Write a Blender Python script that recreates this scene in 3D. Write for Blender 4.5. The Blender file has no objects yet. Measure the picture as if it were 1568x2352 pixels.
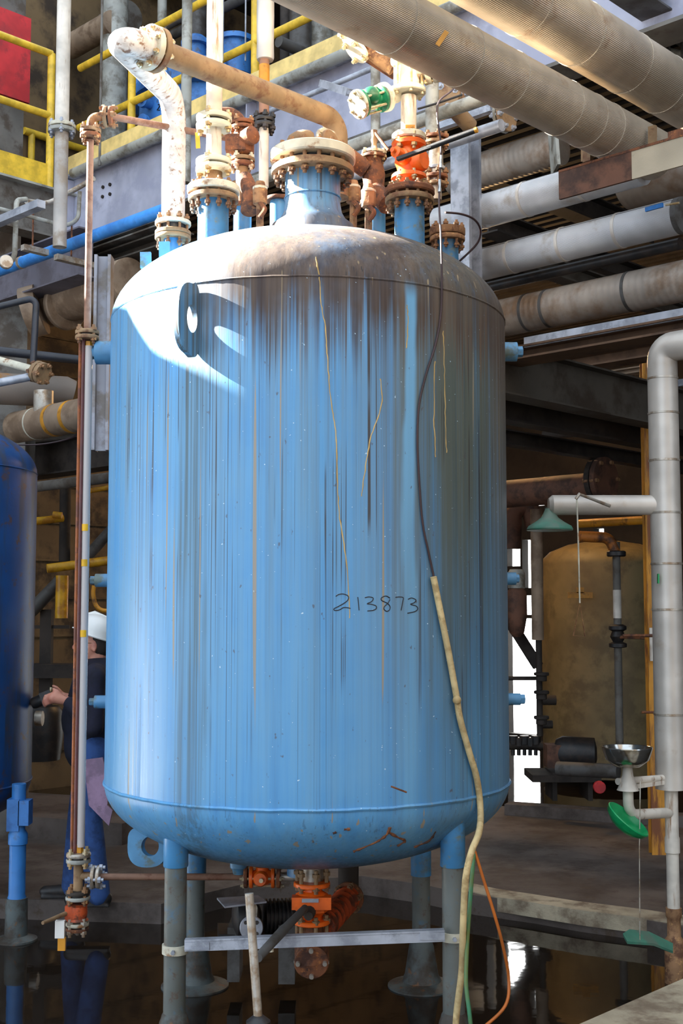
import bpy, math, random
from mathutils import Vector, Matrix
random.seed(7)
PI = math.pi
S = bpy.context.scene
COL = S.collection

# ---------------------------------------------------------------- camera
F = 2800.0; HC = 1.9; TILT = math.radians(4.472)
cam_d = bpy.data.cameras.new('camera'); cam = bpy.data.objects.new('camera', cam_d); COL.objects.link(cam)
cam_d.sensor_fit = 'VERTICAL'; cam_d.sensor_height = 36; cam_d.lens = F/2352*36
cam.location = (0, 0, HC); cam.rotation_euler = (PI/2+TILT, 0, 0)
cam_d.clip_start = .05
S.camera = cam
# ---------------------------------------------------------------- light
w = bpy.data.worlds.new('world'); S.world = w; w.use_nodes = True
bg = w.node_tree.nodes['Background']; bg.inputs[0].default_value = (.74, .86, 1, 1); bg.inputs[1].default_value = 2.35
sun_d = bpy.data.lights.new('sun', 'SUN'); sun_d.energy = 80; sun_d.angle = math.radians(.55); sun_d.color = (1, .95, .86)
sun = bpy.data.objects.new('sun', sun_d); COL.objects.link(sun)
SUN = Vector((-.958, .235, .556)).normalized()
sun.rotation_euler = SUN.to_track_quat('Z', 'Y').to_euler()
S.view_settings.view_transform = 'Standard'; S.view_settings.look = 'None'
S.view_settings.gamma = 1; S.view_settings.use_curve_mapping = False
S.view_settings.exposure = 0.0

# ---------------------------------------------------------------- helpers
ct, st = math.cos(TILT), math.sin(TILT)
A = Vector((-.717, .697, 0)); B = Vector((.697, .717, 0)); Z = Vector((0, 0, 1)); X = Vector((1, 0, 0)); Y = Vector((0, 1, 0))
def P(px, py, y):                      # world point seen at pixel px,py lying at distance y in front of the camera
    a = (px-784)/F; b = (1176-py)/F
    d = Vector((a, ct-b*st, st+b*ct)); t = y/d.y
    return Vector((d.x*t, y, HC+d.z*t))
def hit(p0, d, px):                    # point of the line p0 + t d that is seen in pixel column px
    k = (px-784)/F
    t = (k*(ct*p0.y+st*(p0.z-HC))-p0.x)/(d.x-k*(ct*d.y+st*d.z))
    return p0+d*t
def line(px0, py0, y0, px1, d=None):
    p = P(px0, py0, y0); return p, hit(p, d or A, px1)
def zat(py, x, y):                     # height of what is seen at row py at plan position x,y
    return P(784, py, y).z

class MB:
    def __init__(s): s.v = []; s.f = []; s.uv = []
    def face(s, idx, uv=None): s.f.append(tuple(idx)); s.uv.append(uv or [(0, 0)]*len(idx))
    def rings(s, rings, cap=True, us=None, closed=False):
        n = len(rings[0]); b = len(s.v)
        for r in rings: s.v += [tuple(p) for p in r]
        L = 0; ls = [0]
        for i in range(1, len(rings)):
            c0 = sum((Vector(p) for p in rings[i-1]), Vector())/n; c1 = sum((Vector(p) for p in rings[i]), Vector())/n
            L += (c1-c0).length; ls.append(L)
        m = len(rings)
        for i in range(m if closed else m-1):
            i2 = (i+1) % m
            for j in range(n):
                k = (j+1) % n
                s.face((b+i*n+j, b+i*n+k, b+i2*n+k, b+i2*n+j), [(j/n, ls[i]), ((j+1)/n, ls[i]), ((j+1)/n, ls[i2]), (j/n, ls[i2])])
        if cap and not closed:
            s.face(list(range(b+n-1, b-1, -1))); s.face(list(range(b+(m-1)*n, b+m*n)))
        return s
    def tube(s, pts, r, n=16, cap=True, bend=0, closed=False):
        pts = [Vector(p) for p in pts]
        if bend: pts = fillet(pts, bend)
        rs = r if isinstance(r, (list, tuple)) else [r]*len(pts)
        m = len(pts); out = []; prev = None
        for i, p in enumerate(pts):
            if closed: t = (pts[(i+1) % m]-pts[i-1]).normalized()
            elif i == 0: t = (pts[1]-p).normalized()
            elif i == m-1: t = (p-pts[i-1]).normalized()
            else:
                t0 = (p-pts[i-1]).normalized(); t1 = (pts[i+1]-p).normalized(); t = (t0+t1)
                t = t.normalized() if t.length > 1e-6 else t0
            if prev is None:
                u = t.orthogonal().normalized()
                if abs(t.z) < .9: u = Vector((0, 0, 1)).cross(t).normalized()
            else: u = (prev-t*prev.dot(t)).normalized()
            prev = u; v = t.cross(u)
            sc = 1
            if not closed and 0 < i < m-1:
                c = (p-pts[i-1]).normalized().dot(t); sc = 1/max(c, .6) if False else 1
            out.append([p+(u*math.cos(2*PI*j/n)+v*math.sin(2*PI*j/n))*rs[i]*sc for j in range(n)])
        return s.rings(out, cap, closed=closed)
    def lathe(s, prof, o, ax=None, n=32, cap=True):
        ax = (ax or Z).normalized(); u = ax.orthogonal().normalized() if abs(ax.z) < .99 else Vector((1, 0, 0)); v = ax.cross(u); o = Vector(o)
        return s.rings([[o+ax*h+(u*math.cos(2*PI*j/n)+v*math.sin(2*PI*j/n))*max(r, 1e-4) for j in range(n)] for r, h in prof], cap)
    def disc(s, c, ax, r, t, n=32, ch=None):
        ch = min(t*.18, r*.1) if ch is None else ch
        return s.lathe([(r-ch, -t/2), (r, -t/2+ch), (r, t/2-ch), (r-ch, t/2)], c, ax, n)
    def box(s, c, hx, hy, hz, ux=None, uy=None, uz=None):
        c = Vector(c); ux = ux or X; uy = uy or Y; uz = uz or Z; b = len(s.v)
        for a in (-1, 1):
            for e in (-1, 1):
                for g in (-1, 1): s.v.append(tuple(c+ux*hx*a+uy*hy*e+uz*hz*g))
        for q in ((0, 1, 3, 2), (4, 6, 7, 5), (0, 4, 5, 1), (2, 3, 7, 6), (0, 2, 6, 4), (1, 5, 7, 3)): s.face([b+i for i in q])
        return s
    def bar(s, p0, p1, w, h, up=None):     # box along p0->p1, w across, h along up
        p0 = Vector(p0); p1 = Vector(p1); d = (p1-p0); L = d.length; d.normalize(); up = up or (Z if abs(d.z) < .9 else Y)
        sd = d.cross(up).normalized(); up = sd.cross(d)
        return s.box((p0+p1)/2, L/2, w/2, h/2, d, sd, up)
    def hbeam(s, p0, p1, w, h, t=.012, up=None):
        p0 = Vector(p0); p1 = Vector(p1); d = (p1-p0).normalized(); up = up or (Z if abs(d.z) < .9 else Y)
        sd = d.cross(up).normalized(); up = sd.cross(d).normalized()
        o = up*(h/2-t/2)
        s.bar(p0+o, p1+o, w, t, up); s.bar(p0-o, p1-o, w, t, up); s.bar(p0, p1, t, h-2*t, up)
        return s
    def prism(s, poly, ext):
        poly = [Vector(p) for p in poly]; ext = Vector(ext); b = len(s.v); n = len(poly)
        s.v += [tuple(p) for p in poly]+[tuple(p+ext) for p in poly]
        s.face(list(range(b+n-1, b-1, -1))); s.face(list(range(b+n, b+2*n)))
        for i in range(n): j = (i+1) % n; s.face((b+i, b+j, b+n+j, b+n+i))
        return s
    def ball(s, c, r, n=16, sc=(1, 1, 1), m=None):
        c = Vector(c); m = m or max(6, n//2); out = []
        for i in range(m+1):
            th = PI*i/m
            out.append([c+Vector((math.sin(th)*math.cos(2*PI*j/n)*r*sc[0], math.sin(th)*math.sin(2*PI*j/n)*r*sc[1], -math.cos(th)*r*sc[2])) for j in range(n)])
        return s.rings(out, True)
    def capsule(s, p0, p1, r0, r1, n=16):
        p0 = Vector(p0); p1 = Vector(p1); d = (p1-p0).normalized(); pts = []; rs = []
        for i in range(6): a = PI/2*(i/5); pts.append(p0-d*r0*math.cos(a)); rs.append(max(r0*math.sin(a), 1e-4))
        for i in range(6): a = PI/2*(i/5); pts.append(p1+d*r1*math.sin(a)); rs.append(max(r1*math.cos(a), 1e-4))
        return s.tube(pts, rs, n)
    def plate_hole(s, outer, inner, ext):     # two loops with equal counts
        n = len(outer); ext = Vector(ext); b = len(s.v)
        for L in (outer, inner): s.v += [tuple(Vector(p)) for p in L]+[tuple(Vector(p)+ext) for p in L]
        o0, o1, i0, i1 = b, b+n, b+2*n, b+3*n
        for i in range(n):
            j = (i+1) % n
            s.face((o0+i, o0+j, o1+j, o1+i)); s.face((i0+j, i0+i, i1+i, i1+j)); s.face((o0+j, o0+i, i0+i, i0+j)); s.face((o1+i, o1+j, i1+j, i1+i))
        return s
    def mesh(s, name, mats, smooth=40):
        me = bpy.data.meshes.new(name); me.from_pydata(s.v, [], s.f)
        uvl = me.uv_layers.new(name='uv'); k = 0
        data = [0.0]*(2*len(me.loops))
        for q in s.uv:
            for u, v in q: data[2*k] = u; data[2*k+1] = v; k += 1
        uvl.data.foreach_set('uv', data)
        for m in (mats if isinstance(mats, (list, tuple)) else [mats]): me.materials.append(m)
        me.polygons.foreach_set('use_smooth', [True]*len(me.polygons))
        me.validate(); me.update()
        import bmesh
        bm = bmesh.new(); bm.from_mesh(me); bmesh.ops.recalc_face_normals(bm, faces=bm.faces); bm.to_mesh(me); bm.free()
        if smooth: me.set_sharp_from_angle(angle=math.radians(smooth))
        return me

def fillet(pts, r, k=7):
    out = [pts[0]]
    for i in range(1, len(pts)-1):
        p = pts[i]; a = (pts[i-1]-p); b = (pts[i+1]-p); la, lb = a.length, b.length; a.normalize(); b.normalize()
        ang = a.angle(b)
        if ang > PI-.02: out.append(p); continue
        d = min(r/math.tan(ang/2), la*.49, lb*.49); p0 = p+a*d; p1 = p+b*d
        rr = d*math.tan(ang/2); c = p+(a+b).normalized()*(rr/math.sin(ang/2))
        v0 = p0-c; v1 = p1-c; tot = v0.angle(v1)
        for j in range(k+1):
            t = j/k; s0 = math.sin((1-t)*tot)/math.sin(tot); s1 = math.sin(t*tot)/math.sin(tot); out.append(c+v0*s0+v1*s1)
    out.append(pts[-1]); return out
def spline(pts, k=6):
    pts = [Vector(p) for p in pts]; out = []
    for i in range(len(pts)-1):
        p0 = pts[max(i-1, 0)]; p1 = pts[i]; p2 = pts[i+1]; p3 = pts[min(i+2, len(pts)-1)]
        for j in range(k):
            t = j/k
            out.append(.5*((2*p1)+(p2-p0)*t+(2*p0-5*p1+4*p2-p3)*t*t+(3*p1-p0-3*p2+p3)*t**3))
    out.append(pts[-1]); return out

def tags(o, label=None, cat=None, group=None, kind=None):
    if label: o['label'] = label
    if cat: o['category'] = cat
    if group: o['group'] = group
    if kind: o['kind'] = kind
    return o
def T(name, label, cat, loc, group=None):
    o = bpy.data.objects.new(name, None); COL.objects.link(o); o.location = loc; o.empty_display_size = .1
    return tags(o, label, cat, group)
def base(p):
    q = p; m = Vector()
    while q is not None: m += q.location; q = q.parent if not q.get('_w') else None
    return m
OFF = {}
def wloc(p): return OFF.get(p.name, Vector(p.location) if p.type == 'EMPTY' else Vector((0, 0, 0)))
def O(name, mb, mat, parent=None, label=None, cat=None, group=None, kind=None, smooth=40):
    me = mb if isinstance(mb, bpy.types.Mesh) else mb.mesh(name, mat, smooth)
    o = bpy.data.objects.new(name, me); COL.objects.link(o)
    if parent is not None:
        o.parent = parent; o.matrix_parent_inverse = Matrix.Translation(-wloc(parent))
    return tags(o, label, cat, group, kind)
def ST(name, mb, mat): return O(name, mb, mat, kind='structure', smooth=30)

# ---------------------------------------------------------------- materials
def lin(c):
    return tuple(((x/255)/12.92 if x/255 <= .04045 else ((x/255+.055)/1.055)**2.4) for x in c)
def N(nt, t, **kw):
    n = nt.nodes.new(t)
    for k, v in kw.items(): setattr(n, k, v)
    return n
def math_(nt, op, a, b=None, c=None, clamp=False):
    n = N(nt, 'ShaderNodeMath', operation=op); n.use_clamp = clamp
    for i, x in enumerate((a, b, c)):
        if x is None: continue
        if isinstance(x, (int, float)): n.inputs[i].default_value = x
        else: nt.links.new(x, n.inputs[i])
    return n.outputs[0]
def noise(nt, vec, scale, detail=4, rough=.6, dist=0, sc3=None):
    if sc3:
        m = N(nt, 'ShaderNodeMapping'); nt.links.new(vec, m.inputs[0]); m.inputs['Scale'].default_value = sc3; vec = m.outputs[0]
    n = N(nt, 'ShaderNodeTexNoise'); nt.links.new(vec, n.inputs['Vector'])
    n.inputs['Scale'].default_value = scale; n.inputs['Detail'].default_value = detail; n.inputs['Roughness'].default_value = rough; n.inputs['Distortion'].default_value = dist
    return n.outputs[0]
def ramp(nt, v, lo, hi, a=0, b=1):
    n = N(nt, 'ShaderNodeMapRange', interpolation_type='SMOOTHSTEP'); nt.links.new(v, n.inputs[0])
    n.inputs[1].default_value = lo; n.inputs[2].default_value = hi; n.inputs[3].default_value = a; n.inputs[4].default_value = b
    return n.outputs[0]
def mix(nt, f, a, b):
    n = N(nt, 'ShaderNodeMix', data_type='RGBA')
    for i, x in ((0, f), (6, a), (7, b)):
        if isinstance(x, (int, float)): n.inputs[i].default_value = x
        elif isinstance(x, tuple): n.inputs[i].default_value = (*x[:3], 1)
        else: nt.links.new(x, n.inputs[i])
    return n.outputs[2]
def newmat(name):
    m = bpy.data.materials.new(name); m.use_nodes = True; nt = m.node_tree
    return m, nt, nt.nodes['Principled BSDF'], N(nt, 'ShaderNodeTexCoord').outputs['Object']
def mat(name, c1, c2=None, sc=8, lo=.45, hi=.62, c3=None, rough=.55, metal=0, bump=.15, streak=False, rib=0, bsc=60, var=.25, ribv=0, rough2=None):
    m, nt, bs, co = newmat(name); c1 = lin(c1); L = nt.links
    v = noise(nt, co, sc*.6, 3)
    col = mix(nt, ramp(nt, v, .3, .7), tuple(x*(1-var) for x in c1), tuple(min(1, x*(1+var*.7)) for x in c1))
    if c2 is not None:
        f = noise(nt, co, sc, 6, .65, sc3=((3, 3, .35) if streak else None)); f = ramp(nt, f, lo, hi)
        col = mix(nt, f, col, lin(c2))
        if rough2 is not None:
            L.new(ramp(nt, f, 0, 1, rough, rough2), bs.inputs['Roughness'])
    if c3 is not None:
        f3 = noise(nt, co, sc*3.1, 5, .7); col = mix(nt, ramp(nt, f3, .56, .68), col, lin(c3))
    L.new(col, bs.inputs['Base Color'])
    if rough2 is None: bs.inputs['Roughness'].default_value = rough
    bs.inputs['Metallic'].default_value = metal
    h = noise(nt, co, bsc, 3); bstr = bump
    if rib or ribv:
        uv = N(nt, 'ShaderNodeTexCoord').outputs['UV']; sp = N(nt, 'ShaderNodeSeparateXYZ'); L.new(uv, sp.inputs[0])
        s_ = math_(nt, 'SINE', math_(nt, 'MULTIPLY', sp.outputs[0] if rib else sp.outputs[1], 2*PI*(rib or ribv)))
        h = math_(nt, 'ADD', math_(nt, 'MULTIPLY', h, .25), s_)
    b = N(nt, 'ShaderNodeBump'); b.inputs['Strength'].default_value = bstr; b.inputs['Distance'].default_value = .004
    L.new(h, b.inputs['Height']); L.new(b.outputs[0], bs.inputs['Normal'])
    return m
M = {}
M['rust'] = mat('rust', (122, 74, 46), (70, 44, 34), 14, c3=(165, 104, 54), rough=.8, bump=.5)
M['rustlight'] = mat('rust_light', (150, 112, 78), (96, 62, 42), 12, c3=(185, 140, 90), rough=.75, bump=.4)
M['rustpipe'] = mat('rust_pipe', (140, 104, 84), (110, 70, 52), 10, rough=.7, bump=.3)
M['rusttan'] = mat('rust_tan', (142, 114, 82), (108, 72, 48), 12, .48, .66, rough=.7, bump=.4)
M['cream'] = mat('cream_flange', (205, 200, 180), (140, 98, 62), 12, .53, .68, rough=.5, bump=.3)
M['white'] = mat('white_pipe', (214, 206, 194), (150, 120, 92), 9, .56, .72, rough=.5, bump=.2, streak=True)
M['elbowpipe'] = mat('mottled_pipe', (205, 200, 196), (132, 100, 78), 26, .53, .66, rough=.45, bump=.35)
M['grey'] = mat('grey_pipe', (160, 160, 152), (110, 104, 92), 6, rough=.5, bump=.15)
M['greydk'] = mat('dark_grey', (84, 82, 80), (60, 54, 48), 5, rough=.6)
M['galv'] = mat('galvanised', (176, 180, 190), (142, 146, 156), 9, rough=.45, metal=.35, bump=.1)
M['web'] = mat('girder_paint', (178, 180, 198), (156, 158, 178), 3, rough=.6, bump=.1)
M['webdk'] = mat('old_girder_paint', (110, 106, 100), (78, 68, 58), 4, rough=.75)
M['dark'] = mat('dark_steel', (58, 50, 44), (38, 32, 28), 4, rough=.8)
M['black'] = mat('black_steel', (34, 33, 34), (52, 44, 40), 12, rough=.45)
M['yellow'] = mat('yellow_paint', (226, 186, 54), (150, 104, 40), 16, .64, .72, rough=.45, bump=.1)
M['yellowpale'] = mat('pale_yellow_paint', (232, 202, 128), (190, 150, 96), 10, .62, .74, rough=.5)
M['amber'] = mat('amber_paint', (205, 140, 34), (110, 70, 30), 9, .52, .7, rough=.5)
M['bluepipe'] = mat('blue_pipe', (62, 142, 218), (50, 118, 190), 8, rough=.4)
M['bluevessel'] = mat('blue_enamel', (62, 122, 190), (44, 92, 150), 4, c3=(80, 84, 92), rough=.45, bump=.1)
M['bluenozzle'] = mat('blue_nozzle', (66, 130, 178), (84, 98, 94), 7, .5, .68, c3=(104, 120, 118), rough=.42, bump=.15)
M['bluelug'] = mat('blue_lug', (88, 144, 184), (96, 108, 100), 9, .5, .66, rough=.45)
M['orange'] = mat('orange_paint', (240, 104, 24), (180, 74, 26), 16, .62, .75, rough=.4, bump=.1)
M['orangedk'] = mat('rusty_orange', (190, 78, 34), (100, 52, 32), 14, .46, .6, rough=.6, bump=.3)
M['green'] = mat('green_paint', (22, 130, 88), (16, 92, 60), 10, rough=.35, bump=.1)
M['greenpl'] = mat('green_plastic', (18, 158, 92), (10, 130, 74), 6, rough=.3)
M['jacket'] = mat('ribbed_jacket', (184, 170, 150), (150, 120, 92), 5, .55, .78, rough=.42, metal=.3, bump=.35, rib=120)
M['jacketsilver'] = mat('silver_ribbed_jacket', (202, 202, 204), (168, 156, 142), 4, .55, .75, rough=.42, metal=.4, bump=.35, rib=120)
M['jacketdirty'] = mat('dirty_jacket', (170, 158, 146), (128, 98, 70), 4, .42, .74, rough=.55, metal=.2, bump=.3, ribv=24)
M['jacketsmooth'] = mat('smooth_jacket', (206, 198, 188), (176, 160, 142), 4, .55, .75, rough=.42, metal=.3, bump=.15)
M['tanjacket'] = mat('tan_jacket', (150, 128, 106), (120, 98, 78), 5, rough=.65)
M['concrete'] = mat('concrete', (96, 86, 80), (62, 52, 46), 2.2, .4, .65, c3=(76, 62, 50), rough=.8, bump=.4)
M['kerb'] = mat('kerb_concrete', (176, 164, 140), (118, 102, 84), 5, .42, .64, rough=.85, bump=.7)
M['blockwall'] = mat('block_wall', (104, 84, 56), (52, 40, 28), 2.4, .45, .65, rough=.85, bump=.5)
M['wallpale'] = mat('pale_wall', (178, 190, 205), (160, 172, 190), 2, rough=.6)
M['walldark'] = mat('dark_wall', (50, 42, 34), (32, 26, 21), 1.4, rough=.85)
M['reflector'] = mat('pale_reflector', (214, 220, 228), rough=.8)
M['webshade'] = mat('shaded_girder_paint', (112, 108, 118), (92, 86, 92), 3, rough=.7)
M['red'] = mat('red_paint', (196, 44, 48), (160, 40, 44), 6, rough=.55)
M['steel'] = mat('worn_steel', (190, 182, 170), (150, 130, 108), 14, rough=.4, metal=.5)
M['bright'] = mat('bright_nut', (200, 186, 154), (170, 140, 96), 30, rough=.35, metal=.5)
M['chrome'] = mat('polished_steel', (190, 190, 188), (150, 140, 124), 10, rough=.15, metal=.9, bump=.02)
M['beigehose'] = mat('beige_hose', (206, 182, 132), (170, 144, 98), 16, rough=.8)
M['cable'] = mat('dark_cable', (62, 44, 46), rough=.5)
M['greenhose'] = mat('green_hose', (60, 128, 92), (96, 110, 54), 4, .4, .6, rough=.5)
M['orangehose'] = mat('orange_hose', (182, 98, 32), rough=.5)
M['ink'] = mat('marker_ink', (34, 34, 42), rough=.5)
M['tape'] = mat('yellow_tape', (236, 178, 20), rough=.4)
M['whitep'] = mat('white_plastic', (236, 234, 228), rough=.3, bump=0, var=.03)
M['skin'] = mat('skin', (206, 140, 116), (190, 118, 98), 14, rough=.5, bump=.05, var=.08)
M['hair'] = mat('dark_hair', (44, 34, 28), rough=.7, bump=.6, bsc=200)
M['navy'] = mat('navy_cloth', (27, 27, 46), (20, 20, 34), 6, rough=.9, bump=.4, bsc=25)
M['jeans'] = mat('denim', (50, 82, 138), (38, 62, 108), 9, rough=.9, bump=.4, bsc=25)
M['shirt'] = mat('blue_shirt', (50, 72, 150), rough=.9, bump=.3, bsc=25)
M['rag'] = mat('mauve_rag', (150, 122, 146), (126, 104, 124), 12, rough=.95, bump=.5)
M['bsteel'] = mat('stud_steel', (150, 112, 78), (90, 58, 40), 30, rough=.6, metal=.2)

# ---- paint of the big tank: blue enamel with run marks and grime that start at the head and nozzles
def tank_paint():
    m, nt, bs, co = newmat('stained_blue_tank_paint'); L = nt.links
    sp = N(nt, 'ShaderNodeSeparateXYZ'); L.new(co, sp.inputs[0]); px, py_, pz = sp.outputs
    s1 = noise(nt, co, 1, 6, .72, sc3=(13, 13, .28)); s2 = noise(nt, co, 1, 4, .65, sc3=(48, 48, .35)); s3 = noise(nt, co, 1, 2, .5, .25, sc3=(105, 105, .32))
    big = noise(nt, co, 2.2, 4, .6)
    blue = mix(nt, ramp(nt, s1, .3, .7), (.075, .275, .56), (.12, .38, .68))
    blue = mix(nt, ramp(nt, big, .35, .7, 0, .35), blue, (.17, .40, .60))
    # grey film in vertical bands
    wig = math_(nt, 'ADD', px, math_(nt, 'MULTIPLY', math_(nt, 'SUBTRACT', noise(nt, co, 1, 3, .5, sc3=(3, 3, 1.2)), .5), .10))
    hgt = ramp(nt, pz, .7, 3.2, .25, 1.0)
    g = math_(nt, 'MULTIPLY', ramp(nt, s1, .40, .74), hgt)
    col = mix(nt, math_(nt, 'MULTIPLY', g, .62), blue, (.155, .175, .165))
    g2 = math_(nt, 'MULTIPLY', ramp(nt, s2, .42, .78), hgt); col = mix(nt, math_(nt, 'MULTIPLY', g2, .6), col, (.11, .125, .12))
    # wide dirty zone on the right, olive brown
    def band(c, wd, soft):
        return math_(nt, 'SUBTRACT', 1, ramp(nt, math_(nt, 'ABSOLUTE', math_(nt, 'SUBTRACT', wig, c)), wd, wd+soft))
    zr = math_(nt, 'MULTIPLY', band(.50, .13, .08), ramp(nt, s1, .38, .58, .35, 1))
    zr = math_(nt, 'MULTIPLY', zr, ramp(nt, pz, 1.0, 2.6, .35, 1))
    col = mix(nt, math_(nt, 'MULTIPLY', zr, .88), col, (.062, .07, .05))
    zr2 = math_(nt, 'MULTIPLY', ramp(nt, wig, .0, .30), ramp(nt, pz, 1.0, 2.9, .1, .92)); zr2 = math_(nt, 'MULTIPLY', zr2, ramp(nt, s2, .3, .6, .35, 1))
    col = mix(nt, zr2, col, (.115, .13, .105))
    zr3 = math_(nt, 'MULTIPLY', ramp(nt, wig, .60, .72), ramp(nt, pz, 2.0, 3.0, .25, .85)); col = mix(nt, zr3, col, (.13, .105, .075))
    # greenish drip zone left of centre
    zl = math_(nt, 'MULTIPLY', band(-.60, .03, .05), ramp(nt, s2, .4, .58, .2, .8)); zl = math_(nt, 'MULTIPLY', zl, ramp(nt, pz, .8, 1.6, .6, 1))
    col = mix(nt, zl, col, (.075, .12, .135))
    # brown grime under the nozzles on the head with runs down the shell
    edge = math_(nt, 'ADD', pz, math_(nt, 'MULTIPLY', math_(nt, 'SUBTRACT', s2, .5), 1.0))
    hb = math_(nt, 'MULTIPLY', ramp(nt, edge, 2.82, 3.16), ramp(nt, px, -.80, -.42))
    hb = math_(nt, 'MULTIPLY', hb, ramp(nt, big, .25, .6, .55, 1))
    hb = math_(nt, 'MULTIPLY', hb, math_(nt, 'SUBTRACT', 1, ramp(nt, pz, 3.58, 3.70, 0, .85)))
    col = mix(nt, math_(nt, 'MULTIPLY', hb, .97), col, mix(nt, ramp(nt, s1, .35, .7), (.055, .032, .022), (.13, .088, .06)))
    # fine dark drips
    dr = math_(nt, 'MULTIPLY', ramp(nt, s3, .60, .66), ramp(nt, noise(nt, co, 1, 2, .5, sc3=(5, 5, 1.6)), .42, .58))
    dr = math_(nt, 'MULTIPLY', dr, ramp(nt, pz, .9, 2.4, .3, .95)); col = mix(nt, dr, col, (.045, .04, .04))
    # thin tan run marks
    tn = math_(nt, 'MULTIPLY', ramp(nt, noise(nt, co, 1, 1, .5, .2, sc3=(34, 34, .45)), .70, .73), .8); col = mix(nt, tn, col, (.36, .27, .15))
    # clean pale streak below the right nozzle
    pw = math_(nt, 'MULTIPLY', band(.275, .012, .022), ramp(nt, pz, 1.6, 2.6, .3, .9)); pw = math_(nt, 'MULTIPLY', pw, math_(nt, 'SUBTRACT', 1, ramp(nt, pz, 3.15, 3.25)))
    col = mix(nt, pw, col, (.16, .40, .62))
    # underside grime
    ub = math_(nt, 'MULTIPLY', math_(nt, 'SUBTRACT', 1, ramp(nt, pz, .76, .96)), ramp(nt, s2, .3, .6, .5, .9)); col = mix(nt, ub, col, (.09, .085, .07))
    # specks
    sp1 = ramp(nt, noise(nt, co, 38, 2, .6, sc3=(1, 1, .6)), .70, .76); col = mix(nt, math_(nt, 'MULTIPLY', sp1, .7), col, (.09, .075, .08))
    sp2 = ramp(nt, noise(nt, co, 85, 1, .5), .775, .80); col = mix(nt, sp2, col, (.5, .66, .78))
    L.new(col, bs.inputs['Base Color'])
    L.new(math_(nt, 'ADD', ramp(nt, s2, .3, .7, .30, .48), math_(nt, 'MULTIPLY', hb, .42)), bs.inputs['Roughness'])
    b = N(nt, 'ShaderNodeBump'); b.inputs['Strength'].default_value = .22; b.inputs['Distance'].default_value = .006
    L.new(math_(nt, 'ADD', math_(nt, 'MULTIPLY', big, 1.2), math_(nt, 'MULTIPLY', s2, .4)), b.inputs['Height']); L.new(b.outputs[0], bs.inputs['Normal'])
    return m
M['tank'] = tank_paint()
def wet_floor():
    m, nt, bs, co = newmat('wet_floor'); L = nt.links
    f = noise(nt, co, .9, 4); wet = ramp(nt, f, .22, .36)
    L.new(mix(nt, wet, (.035, .024, .017), (.014, .010, .007)), bs.inputs['Base Color'])
    L.new(ramp(nt, wet, 0, 1, .16, .035), bs.inputs['Roughness'])
    b = N(nt, 'ShaderNodeBump'); b.inputs['Strength'].default_value = .03; b.inputs['Distance'].default_value = .01
    L.new(noise(nt, co, 7, 2), b.inputs['Height']); L.new(b.outputs[0], bs.inputs['Normal'])
    return m
M['wet'] = wet_floor()
def glass_tube():
    m, nt, bs, co = newmat('dirty_gauge_glass')
    bs.inputs['Base Color'].default_value = (.75, .68, .64, 1); bs.inputs['Roughness'].default_value = .12
    bs.inputs['Transmission Weight'].default_value = .35; bs.inputs['IOR'].default_value = 1.35
    return m
M['gauge'] = glass_tube()
# ================================================================ the setting
def ab(a, b, z=0): return A*a+B*b+Z*z
G = P(700, 185, 9); GB = G.dot(B)                 # girder line: constant distance along B
GZ0, GZ1 = 5.24, 5.9
ST('floor', MB().box((2, 9, -.05), 22, 16, .05), M['wet'])
# raised slab the worker stands on
kz = .12
def fp(px, py, z=kz):
    a = (px-784)/F; b = (1176-py)/F; d = Vector((a, ct-b*st, st+b*ct)); t = (z-HC)/d.z; return Vector((d.x*t, d.y*t, z))
edge = [fp(-400, 2068), fp(0, 2064), fp(370, 2076), fp(560, 2030), fp(830, 2012), fp(960, 2030), fp(1090, 2056), fp(1230, 2075), fp(1330, 2092), fp(1480, 2112), fp(1568, 2130), fp(1900, 2190)]
back = [fp(1900, 1900), fp(1400, 1872), fp(1170, 1852), fp(900, 1842), fp(300, 1835), fp(-400, 1790)]
poly = [Vector((p.x, p.y, -.02)) for p in edge+back]
ST('floor_slab', MB().prism(poly, (0, 0, kz+.02)), M['concrete'])
# pale worn kerb strip along the slab's edge
k0 = [fp(1060, 2040), fp(1140, 2058), fp(1230, 2072), fp(1330, 2088), fp(1480, 2107), fp(1580, 2122)]
k1 = [p+Vector((.02, .17, 0)) for p in k0]
kb = MB(); kb.prism([Vector((p.x, p.y-.06, .04)) for p in k0]+[Vector((p.x, p.y, .04)) for p in reversed(k1)], (0, 0, .087))
ST('trim_1', kb, M['kerb'])
# far kerb behind the slab
q0, q1 = fp(1165, 1868, kz), fp(1620, 1900, kz)
ST('trim_2', MB().bar(q0+Z*.02, q1+Z*.02, .18, .14), M['concrete'])
q0, q1 = fp(-60, 1905, kz), fp(150, 1920, kz)
ST('trim_3', MB().bar(fp(-120, 1900)+Z*.06, fp(300, 1935)+Z*.06, .25, .2), M['concrete'])
# near kerb wall, bottom right
n0 = fp(1330, 2352, .22); n1 = hit(n0, B, 1640); n0 = n0-B*.8
nb = MB(); nb.prism([n0, n1, n1+A*-.9, n0+A*-.9], (0, 0, -.24)); ST('trim_4', nb, M['kerb'])
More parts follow.
